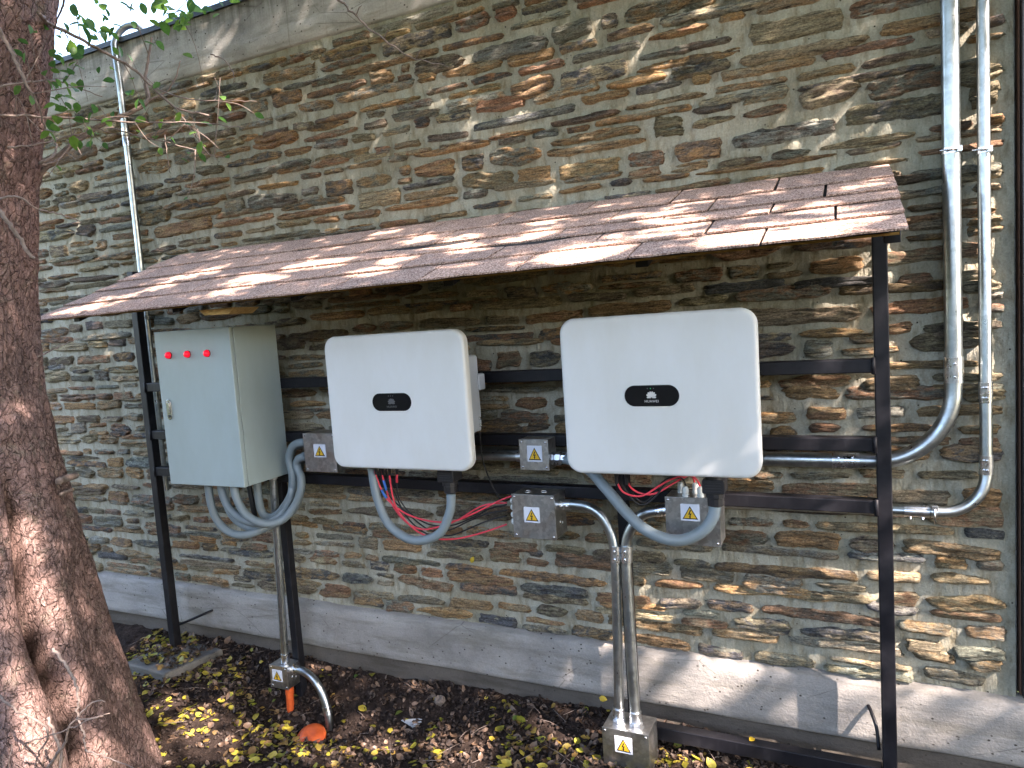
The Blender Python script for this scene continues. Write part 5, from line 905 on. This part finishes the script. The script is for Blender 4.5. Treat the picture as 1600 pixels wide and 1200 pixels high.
# thin spots in the crown, given by the places their light reaches: (x, y, z, radius, openness)
GAPS = [
    (-0.99, -0.02, 0.38, 0.060500000000000005, 0.9),
    (-0.92, -0.02, 0.51, 0.05500000000000001, 0.8),
    (-0.73, -0.02, 0.74, 0.099, 0.8),
    (-0.68, -0.02, 0.68, 0.08800000000000001, 0.8),
    (-0.93, -0.02, 0.58, 0.066, 0.8),
    (0.4, -0.02, 2.41, 0.132, 0.8),
    (0.39, -0.02, 2.24, 0.15400000000000003, 1),
    (0.4, -0.02, 1.97, 0.18700000000000003, 1),
    (0.42, -0.02, 1.67, 0.17600000000000002, 1),
    (0.36, -0.02, 1.9, 0.132, 1),
    (0.32, -0.02, 1.44, 0.132, 0.8),
    (0.41, -0.02, 1.43, 0.132, 0.9),
    (-0.16, -0.02, 1.27, 0.066, 0.6),
    (-0.29, -0.02, 1.03, 0.066, 0.9),
    (-0.62, -0.02, 0.55, 0.08800000000000001, 0.9),
    (-0.67, -0.02, 0.63, 0.05500000000000001, 0.9),
    (-0.4, -0.02, 0.63, 0.07700000000000001, 0.8),
    (-0.76, -0.02, 0.44, 0.066, 0.9),
    (-0.5, -0.02, 0.48, 0.066, 0.8),
    (-0.2, -0.02, 0.65, 0.05500000000000001, 0.8),
    (0.24, -0.02, 0.8, 0.066, 0.6),
    (0.32, -0.02, 0.93, 0.05500000000000001, 0.6),
    (-0.29, -0.02, 0.66, 0.11000000000000001, 0.6),
    (-0.16, -0.02, 0.55, 0.15400000000000003, 0.8),
    (-0.02, -0.02, 0.49, 0.15400000000000003, 0.8),
    (0.2, -0.02, 0.48, 0.132, 0.8),
    (0.37, -0.02, 0.59, 0.132, 0.8),
    (0.31, -0.02, 0.38, 0.132, 0.8),
    (-0.57, -0.02, 0.55, 0.08800000000000001, 0.5),
    (-0.46, -0.02, 0.41, 0.11000000000000001, 0.6),
    (-1.47, -0.02, 2.72, 0.08800000000000001, 0.6),
    (-1.29, -0.02, 2.61, 0.08800000000000001, 0.6),
    (-1.01, -0.02, 2.75, 0.07700000000000001, 0.5),
    (-1.2, -0.02, 2.42, 0.066, 0.5),
    (-0.68, -0.02, 2.38, 0.07700000000000001, 0.4),
    (-0.13, -0.02, 2.32, 0.044000000000000004, 0.8),
    (-3.92, -0.02, 2.43, 0.08800000000000001, 0.6),
    (-4.01, -0.02, 2.26, 0.08800000000000001, 0.6),
    (-3.89, -0.02, 1.7, 0.07700000000000001, 0.6),
    (-2.46, -0.02, 2.31, 0.05500000000000001, 0.5),
    (-2.05, -0.02, 2.28, 0.05500000000000001, 0.5),
    (-1.84, -0.02, 2.57, 0.04109865499644238, 0.7717640173682875),
    (-0.62, -0.02, 2.69, 0.030395039746646223, 0.876861086943407),
    (-1.73, -0.02, 2.81, 0.059869345065313884, 0.7116185783851016),
    (-0.13, -0.02, 2.31, 0.04917204421632486, 0.5677773908105858),
    (-0.93, -0.02, 2.26, 0.050142344261087775, 0.5288141472021488),
    (-0.31, -0.02, 2.26, 0.03903802978547137, 0.5139552881613875),
    (-0.07, -0.02, 2.3, 0.05156471772197409, 0.8954657601149667),
    (-1.32, -0.02, 2.27, 0.04333863168152282, 0.9210140247670344),
    (-0.04, -0.02, 2.54, 0.03407906580602006, 0.5976441235549118),
    (0.14, -0.02, 2.29, 0.04879944872600411, 0.6354617892914773),
    (-0.95, -0.02, 2.53, 0.0405273146631054, 0.7632833483324135),
    (-0.51, -0.02, 2.6, 0.055819125993488046, 0.9340848262890775),
    (0.01, -0.02, 2.22, 0.05141451060522598, 0.5950062426540192),
    (-0.15, -0.02, 2.25, 0.03854872385958615, 0.5285572597153532),
    (-2.46, -0.02, 2.44, 0.042313854820377264, 0.5678444185037643),
    (-1.65, -0.02, 2.34, 0.05618301073884604, 0.5198855275082945),
    (-0.65, -0.02, 2.71, 0.051553214323455485, 0.6489293657085533),
    (-1.55, -0.02, 2.9, 0.04799288426389802, 0.514119992978893),
    (-1.97, -0.02, 2.71, 0.048314013689020247, 0.5702895459561041),
    (-2.67, -0.02, 2.4, 0.03941491559748275, 0.9313967418838047),
    (-0.0, -0.02, 2.35, 0.04381228898537714, 0.7340328430666537),
    (-0.59, -0.02, 2.31, 0.046777831860461715, 0.7790567609503678),
    (0.09, -0.02, 2.25, 0.04293574660292798, 0.8241400634648622),
    (-1.82, -0.02, 2.77, 0.05933391949345906, 0.7345072819765427),
    (-0.82, -0.02, 2.78, 0.04245631031411646, 0.7609843462086795),
    (-2.74, -0.02, 2.66, 0.048965416058883465, 0.5270362297824753),
    (-2.66, -0.04, 3.11, 0.05500000000000001, 0.8280000000000001),
    (-2.81, -0.04, 2.98, 0.05500000000000001, 0.8280000000000001),
    (-3.01, -0.04, 3.07, 0.033, 0.8280000000000001),
    (-3.12, -0.04, 2.97, 0.033, 0.8280000000000001),
    (-3.31, -0.04, 3.0, 0.033, 0.644),
    (-1.78, -0.04, 2.98, 0.05500000000000001, 0.552),
    (-1.62, -0.04, 2.98, 0.044000000000000004, 0.7360000000000001),
    (-1.04, -0.04, 0.25, 0.066, 0.8280000000000001),
    (-0.79, -0.04, 0.24, 0.08800000000000001, 0.552),
    (-0.51, -0.04, 0.2, 0.15400000000000003, 0.92),
    (-0.35, -0.04, 0.29, 0.099, 0.8280000000000001),
    (-0.02, -0.04, 0.21, 0.15400000000000003, 0.92),
    (0.2, -0.04, 0.24, 0.15400000000000003, 0.7360000000000001),
    (0.38, -0.04, 0.25, 0.132, 0.644),
    (-0.05, -0.165, 1.44, 0.07, 0.8),
    (-0.16, -0.165, 1.19, 0.08, 0.7),
    (-0.02, -0.165, 1.19, 0.05, 0.8),
    (-0.14, -0.165, 0.99, 0.07, 0.9),
    (0.11, -0.165, 1.6, 0.05, 0.8),
    (0.1, -0.165, 1.44, 0.05, 0.7),
    (0.1, -0.165, 1.29, 0.04, 0.6),
    (0.09, -0.165, 0.51, 0.06, 0.8),
    (0.09, -0.165, 0.31, 0.07, 0.9),
    (-2.21, -1.42, 1.49, 0.084, 0.9),
    (-2.17, -1.42, 1.39, 0.072, 0.9),
    (-2.23, -1.42, 1.24, 0.12, 1),
    (-2.09, -1.42, 1.25, 0.072, 0.9),
    (-2.14, -1.42, 1.16, 0.072, 0.7),
    (-2.34, -1.42, 1.05, 0.072, 0.6),
    (-2.02, -1.42, 1.04, 0.06, 0.8),
    (-2.13, -1.42, 0.89, 0.084, 1),
    (-2.4, -1.42, 0.77, 0.06, 0.8),
    (-2.32, -1.42, 0.68, 0.084, 0.9),
    (-1.96, -1.42, 0.79, 0.084, 0.9),
    (-2.04, -1.42, 0.7, 0.096, 0.9),
    (-2.35, -1.42, 0.53, 0.108, 1),
    (-1.98, -1.42, 0.56, 0.096, 0.9),
    (-2.08, -1.42, 0.45, 0.096, 0.9),
    (-2.27, -1.42, 1.53, 0.06, 0.7),
    (-3.04, -0.47, -0.12, 0.08750000000000001, 0.8),
    (-2.79, -0.54, -0.13, 0.125, 1),
    (-2.57, -0.52, -0.13, 0.125, 0.9),
    (-2.74, -0.68, -0.13, 0.125, 0.8),
    (-2.42, -0.39, -0.1, 0.075, 1),
    (-2.38, -0.47, -0.12, 0.08750000000000001, 1),
    (-2.17, -0.51, -0.14, 0.1, 0.6),
    (-2.1, -0.2, -0.16, 0.075, 1),
    (-1.86, -0.33, -0.14, 0.1, 0.9),
    (-1.64, -0.27, -0.12, 0.08750000000000001, 0.9),
    (-1.49, -0.31, -0.12, 0.125, 0.9),
    (-1.17, -0.11, -0.06, 0.0625, 1),
    (-1.06, -0.17, -0.06, 0.08750000000000001, 1),
    (-0.96, -0.22, -0.06, 0.1, 0.9),
    (-0.62, -0.16, -0.04, 0.125, 0.9),
    (-2.78, -0.36, -0.1, 0.0625, 0.7),
    (-2.0, -0.5, -0.14, 0.125, 0.7),
    (-0.68, -0.3, 0.1, 0.06, 0.9),
    (-0.76, -0.27, 0.21, 0.05, 0.9),
    (-0.52, -0.165, 0.07, 0.1, 0.8),
    (-0.29, -0.165, 0.08, 0.1, 0.7),
    (-1.906, -0.488, 1.908, 0.10850000000000001, 1.0),
    (-1.971, -0.506, 1.902, 0.093, 1.0),
    (-1.996, -0.57, 1.878, 0.12400000000000001, 1.0),
    (-1.781, -0.487, 1.909, 0.093, 1.0),
    (-1.309, -0.418, 1.935, 0.093, 1.0),
    (-1.512, -0.309, 1.975, 0.093, 1.0),
    (-1.199, -0.523, 1.895, 0.093, 1.0),
    (-1.477, 0.124, 2.138, 0.07750000000000001, 1.0),
    (-1.785, -0.127, 2.044, 0.07750000000000001, 1.0),
    (-0.987, -0.274, 1.989, 0.07750000000000001, 1.0),
    (-0.973, -0.429, 1.93, 0.07750000000000001, 1.0),
    (-0.761, -0.693, 1.831, 0.12400000000000001, 1.0),
    (-0.66, -0.697, 1.83, 0.10850000000000001, 1.0),
    (-0.695, -0.769, 1.803, 0.093, 1.0),
    (-0.518, -0.4, 1.941, 0.093, 1.0),
    (-0.459, -0.494, 1.906, 0.093, 1.0),
    (-0.357, -0.659, 1.844, 0.07750000000000001, 1.0),
    (-0.26, -0.749, 1.81, 0.12400000000000001, 1.0),
    (-0.236, -0.676, 1.838, 0.093, 1.0),
    (-0.506, -0.255, 1.996, 0.062000000000000006, 1.0),
    (-0.224, -0.244, 2.0, 0.062000000000000006, 1.0),
    (-0.067, -0.539, 1.889, 0.07750000000000001, 1.0),
    (-0.106, -0.753, 1.809, 0.12400000000000001, 1.0),
    (-0.134, -0.783, 1.798, 0.093, 1.0),
    (0.011, -0.664, 1.842, 0.062000000000000006, 1.0),
    (0.032, -0.7, 1.829, 0.03875000000000001, 1.0),
    (0.102, -0.426, 1.932, 0.031000000000000003, 1.0),
    (-2.518, -0.4, 1.941, 0.093, 1.0),
    (-2.672, -0.44, 1.926, 0.07750000000000001, 1.0),
    (-2.654, -0.557, 1.882, 0.07750000000000001, 1.0),
    (-2.894, -0.687, 1.833, 0.10850000000000001, 1.0),
    (-2.989, -0.739, 1.814, 0.07750000000000001, 1.0),
    (-2.171, -0.561, 1.881, 0.07750000000000001, 1.0),
    (-2.128, -0.706, 1.827, 0.093, 1.0),
    (-2.744, -0.646, 1.849, 0.062000000000000006, 1.0),
    (-1.447, -0.548, 1.886, 0.07750000000000001, 1.0),
    (-1.513, -0.69, 1.832, 0.07750000000000001, 1.0),
    (-0.547, -0.618, 1.859, 0.062000000000000006, 1.0),
    (-0.238, -0.492, 1.907, 0.062000000000000006, 1.0),
    (-0.019, -0.358, 1.957, 0.0465, 1.0),
    (-1.052, -0.471, 1.915, 0.062000000000000006, 1.0),
    (-0.661, -0.337, 1.965, 0.062000000000000006, 1.0)]
NL = 165000
a = rng.uniform(-4.6, 1.2, NL); b = rng.uniform(-3.2, 5.7, NL); zt = np.zeros(NL)
t0 = -(a*e1[1]+b*e2[1])/SUN[1]; zt = np.maximum(3.5, b*e2[2]+t0*SUN[2]+1.7) + rng.uniform(0, 2.2, NL); op = np.zeros(NL)
wob = 1+0.45*fbm(a*6, b*6, 3.3, 3)
for gx_, gy_, gz_, gr, go in GAPS:
    q = ab(np.array([gx_, gy_, gz_])); d2 = ((a-q[0])**2+(b-q[1])**2)/(gr*wob)**2
    op = np.maximum(op, go*np.exp(-d2**2))
hole = fbm(a*5.2, b*5.2, 8.8, 3, 0.55)
op = np.maximum(op, np.clip((hole-0.62)*6, 0, 0.5))
keep = rng.random(NL) > op
a, b, zt = a[keep], b[keep], zt[keep]
tau = (zt - b*e2[2])/SUN[2]
C3 = a[:, None]*e1 + b[:, None]*e2 + tau[:, None]*SUN
px, py, w = project(C3)
inview = (w > 0.05) & (px > -140) & (px < 1740) & (py > -120) & (py < 1300)
C3[inview] += SUN*2.2                     # keep the crown out of the open space before the wall
px, py, w = project(C3)
inview = (w > 0.05) & (px > -140) & (px < 1740) & (py > -120) & (py < 1300)
C3 = C3[~inview]; N = len(C3)
lv2, lf2 = leaf_arrays(0.085, 0.055, 0.3, 0.2, 3)
lv2 = lv2 - lv2.mean(0)
ang = rng.uniform(0, 2*np.pi, N); ct = rng.uniform(-1, 1, N); st = np.sqrt(1-ct**2); ps = rng.uniform(0, 2*np.pi, N)
n_ = np.stack([st*np.cos(ang), st*np.sin(ang), ct], -1)
u1 = np.cross(n_, np.array([.3, .5, .8])); u1 /= np.linalg.norm(u1, axis=1, keepdims=True); u2 = np.cross(n_, u1)
x1 = np.cos(ps)[:, None]*u1+np.sin(ps)[:, None]*u2; y1 = np.cross(n_, x1)
VV = C3[:, None, :] + lv2[None, :, 0, None]*x1[:, None, :] + lv2[None, :, 1, None]*y1[:, None, :] + lv2[None, :, 2, None]*n_[:, None, :]
FF = (lf2[None]+np.arange(N)[:, None, None]*len(lv2)).reshape(-1, 4)
print('crown leaves', N)
crown = link('crown', mesh_from_arrays('crown', VV.reshape(-1, 3)-np.array([4.6, -4.6, -0.1]), FF), M['crown'], shade); crown['kind'] = 'stuff'

# unseen bank of leaves added behind the viewer to block low sky light
sky_blocker = empty('sky_blocker', (0, -9.5, -0.1), 'unseen bank of dark green leaves added to block low sky light', 'sky_blocker')
N = 26000; hx_ = rng.uniform(-14, 12, N); hy_ = -9.5 + rng.normal(0, 0.35, N); hz_ = rng.uniform(-0.2, 3.3, N) + 0.35*fbm(hx_*0.7, 0.0, 4)
lv3, lf3 = leaf_arrays(0.24, 0.16, 0.3, 0.2, 3); lv3 = lv3-lv3.mean(0)
def rand_frames(N):
    ang = rng.uniform(0, 2*np.pi, N); ct = rng.uniform(-1, 1, N); st = np.sqrt(1-ct**2); n_ = np.stack([st*np.cos(ang), st*np.sin(ang), ct], -1)
    u1 = np.cross(n_, np.array([.3, .5, .8])); u1 /= np.linalg.norm(u1, axis=1, keepdims=True); return u1, np.cross(n_, u1), n_
x1, y1, n_ = rand_frames(N); c3 = np.stack([hx_, hy_, hz_], -1)
VV = c3[:, None, :] + lv3[None, :, 0, None]*x1[:, None, :] + lv3[None, :, 1, None]*y1[:, None, :] + lv3[None, :, 2, None]*n_[:, None, :]
o = link('blocker_leaves', mesh_from_arrays('blocker_leaves', VV.reshape(-1, 3)-np.array([0, -9.5, -0.1]), (lf3[None]+np.arange(N)[:, None, None]*len(lv3)).reshape(-1, 4)), M['crown'], sky_blocker); o['kind'] = 'stuff'
# ------------------------------------------------------------------ litter on the soil
def scatter(N, pick, size, flat=0.35):
    P = np.array([pick() for _ in range(N)]); x, y = P[:, 0], P[:, 1]
    z = ground_h(x, y) + 0.026*fbm(x*7, y*7, 1.3, 4, 0.6) + 0.017*np.abs(fbm(x*28, y*28, 7.7, 3, 0.6))
    on_pad = (x > -3.42) & (x < -3.11) & (y > -0.36) & (y < -0.09); z = np.where(on_pad, np.maximum(z, 0.012), z) + rng.uniform(0.003, 0.014, N)
    s = rng.uniform(size[0], size[1], N); yaw_ = rng.uniform(0, 2*np.pi, N)
    n_ = np.stack([rng.normal(0, flat, N), rng.normal(0, flat, N), np.ones(N)], -1); n_ /= np.linalg.norm(n_, axis=1, keepdims=True)
    x1 = np.stack([np.cos(yaw_), np.sin(yaw_), np.zeros(N)], -1); x1 -= n_*(x1*n_).sum(1, keepdims=True); x1 /= np.linalg.norm(x1, axis=1, keepdims=True); y1 = np.cross(n_, x1)
    return np.stack([x, y, z], -1), s, x1, y1, n_
def litter(name, N, pick, size, m, label, aspect=0.66, flat=0.35, curl=(0.1, 0.5)):
    c, s, x1, y1, n_ = scatter(N, pick, size, flat)
    L0, F0 = leaf_arrays(1.0, aspect, 0.2, 0.0, 5); L0 = L0-np.array([0.5, 0, 0])
    cu = rng.uniform(curl[0], curl[1], N)*rng.choice([-1, 1], N)
    zl = L0[None, :, 2]+cu[:, None]*(L0[None, :, 0]**2+L0[None, :, 1]**2)*1.6; wv = rng.uniform(.75, 1.2, N)
    VV = c[:, None, :] + s[:, None, None]*(L0[None, :, 0, None]*x1[:, None, :] + (L0[None, :, 1]*wv[:, None])[:, :, None]*y1[:, None, :] + zl[:, :, None]*n_[:, None, :])
    FF = (F0[None]+np.arange(N)[:, None, None]*len(L0)).reshape(-1, 4)
    o = link(name, mesh_from_arrays(name, VV.reshape(-1, 3), FF), M[m]); return tagit(o, label, 'leaves', None, 'stuff')
def pick_leaf():
    while True:
        x = rnd.uniform(-3.7, 0.9); y = -abs(rnd.gauss(0, 0.42))-0.02
        if y < -1.7: continue
        d = max(0.03, 0.32+1.9*float(fbm(x*2.6, y*3.4, 5.5, 3)))
        if (x+2.1)**2/0.16+(y+0.2)**2/0.03 < 1: d *= 0.10           # the freshly dug pit
        if -2.1 < x < -1.2 and y > -0.12: d *= 0.15
        if x > -0.75 and -0.3 < y < -0.16: d *= 2.6
        if x < -2.7 and y < -0.1: d *= 1.7
        if x > -0.75 and y > -0.12: continue
        if rnd.random() < d: return (x, y)
def pick_any():
    return (rnd.uniform(-3.7, 0.9), -abs(rnd.gauss(0, 0.5))-0.01)
litter('fallen_leaves', 1500, pick_leaf, (.022, .052), 'litter', 'many small yellow and olive leaves fallen on the dark soil')
litter('brown_leaves', 2200, pick_any, (.02, .05), 'brown', 'dry brown leaves and leaf scraps scattered over the dark soil', 0.55, 0.7, (0.3, 1.0))
# crumbs of earth
c, s, x1, y1, n_ = scatter(7000, pick_any, (.003, .011), 0.6)
ico = np.array([(0, 0, 1), (.9, 0, .2), (.28, .85, .2), (-.72, .53, .2), (-.72, -.53, .2), (.28, -.85, .2), (0, 0, -.8)]); icf = np.array([(0, 1, 2), (0, 2, 3), (0, 3, 4), (0, 4, 5), (0, 5, 1), (6, 2, 1), (6, 3, 2), (6, 4, 3), (6, 5, 4), (6, 1, 5)])
VV = c[:, None, :] + s[:, None, None]*(ico[None, :, 0, None]*x1[:, None, :]*rng.uniform(.7, 1.6, (len(c), 1, 1)) + ico[None, :, 1, None]*y1[:, None, :] + ico[None, :, 2, None]*n_[:, None, :]) + rng.normal(0, .0012, (len(c), len(ico), 3))
o = link('soil_crumbs', mesh_from_arrays('soil_crumbs', VV.reshape(-1, 3), (icf[None]+np.arange(len(c))[:, None, None]*7).reshape(-1, 3), smooth=False), M['clod']); tagit(o, 'loose crumbs of dark earth', 'earth', None, 'stuff')
mb = MB()
for _ in range(170):
    x, y = pick_any(); z0 = soil_z(x, y)+.006; a0 = rnd.uniform(0, 6.28); L = rnd.uniform(.03, .16); p = Vector((x, y, z0)); d = Vector((math.cos(a0), math.sin(a0), rnd.gauss(0, .12)))*L
    mb.tube([p, p+d*.5+Vector((rnd.gauss(0, .006), rnd.gauss(0, .006), .004)), p+d], [.0016, .0013, .0007], 5)
o = mb.build('ground_twigs', M['pale_twig'], None, smooth=True); tagit(o, 'fine dead twigs lying about on the dark soil', 'twigs', None, 'stuff')
# single leaves lying or caught away from the soil
yl, yf = leaf_arrays(1.0, 0.66, 0.25, 0.3); yl_me = mesh_from_arrays('yellow_leaf', yl, yf); yl_me.materials.append(M['yleaf'])
def lone(p, s, rot, label):
    o = bpy.data.objects.new('yellow_leaf', yl_me); COL.objects.link(o); o.location = p; o.scale = (s,)*3; o.rotation_euler = rot; tagit(o, label, 'leaf')
lone((-1.53, -0.034, 0.60), .032, (1.4, -1.2, .3), 'yellow leaf caught on the stones below the left inverter')
lone((-0.965, -0.052, 0.085), .036, (1.0, .2, .2), 'yellow leaf caught under the lip of the concrete foot beside the conduits')
lone((-0.36, -0.150, 0.079), .030, (.3, 0, 1.0), 'yellow leaf lying on top of the bottom rail')
lone((-2.33, -0.52, 1.912), .026, (.4, 0, 2.2), 'yellow leaf lying on the shingle roof near its left end')
lone((-3.30, -0.30, 0.019), .034, (.1, 0, .6), 'yellow leaf on the concrete pad, nearest its front edge')
lone((-3.20, -0.22, 0.019), .036, (.15, 0, 2.5), 'yellow leaf on the concrete pad, just right of the post foot')
# odd bits
mb = MB(); ring = []
for k in range(7):
    tt = k/6; ring.append([(-1.69+(.028*math.cos(2*math.pi*i/9)+.010*float(vnoise(i*3.1, k*2.2)))*math.sin(math.pi*(.06+.88*tt)), -.13+(.025*math.sin(2*math.pi*i/9))*math.sin(math.pi*(.06+.88*tt)), -.035+.045*tt+.010*float(vnoise(i*1.7, k*1.3, 5))) for i in range(9)])
mb.rings(ring); top_mesh(mb, 'rock', M['rock'], 'small brown rock lying on the soil close to the wall foot', 'rock')
mb = MB()
for k in range(7):
    a0 = -0.5+0.17*k; p = Vector((-1.86, -.19, soil_z(-1.86, -.19)+.008)); q = p+Vector((.10*math.cos(a0), .07*math.sin(a0), .004+.006*(k % 2))); n2 = Vector((-math.sin(a0), math.cos(a0), 0))*.006
    i = len(mb.v); mb.add([p-n2*.6, p+n2*.6, q+n2, q-n2, p-n2*.6+Vector((0, 0, .0015)), p+n2*.6+Vector((0, 0, .0015)), q+n2+Vector((0, 0, .0015)), q-n2+Vector((0, 0, .0015))], [(0, 3, 2, 1), (4, 5, 6, 7), (0, 1, 5, 4), (1, 2, 6, 5), (2, 3, 7, 6), (3, 0, 4, 7)])
top_mesh(mb, 'plastic_scrap', M['scrap'], 'frayed pale plastic scrap lying on the dark soil', 'scrap')
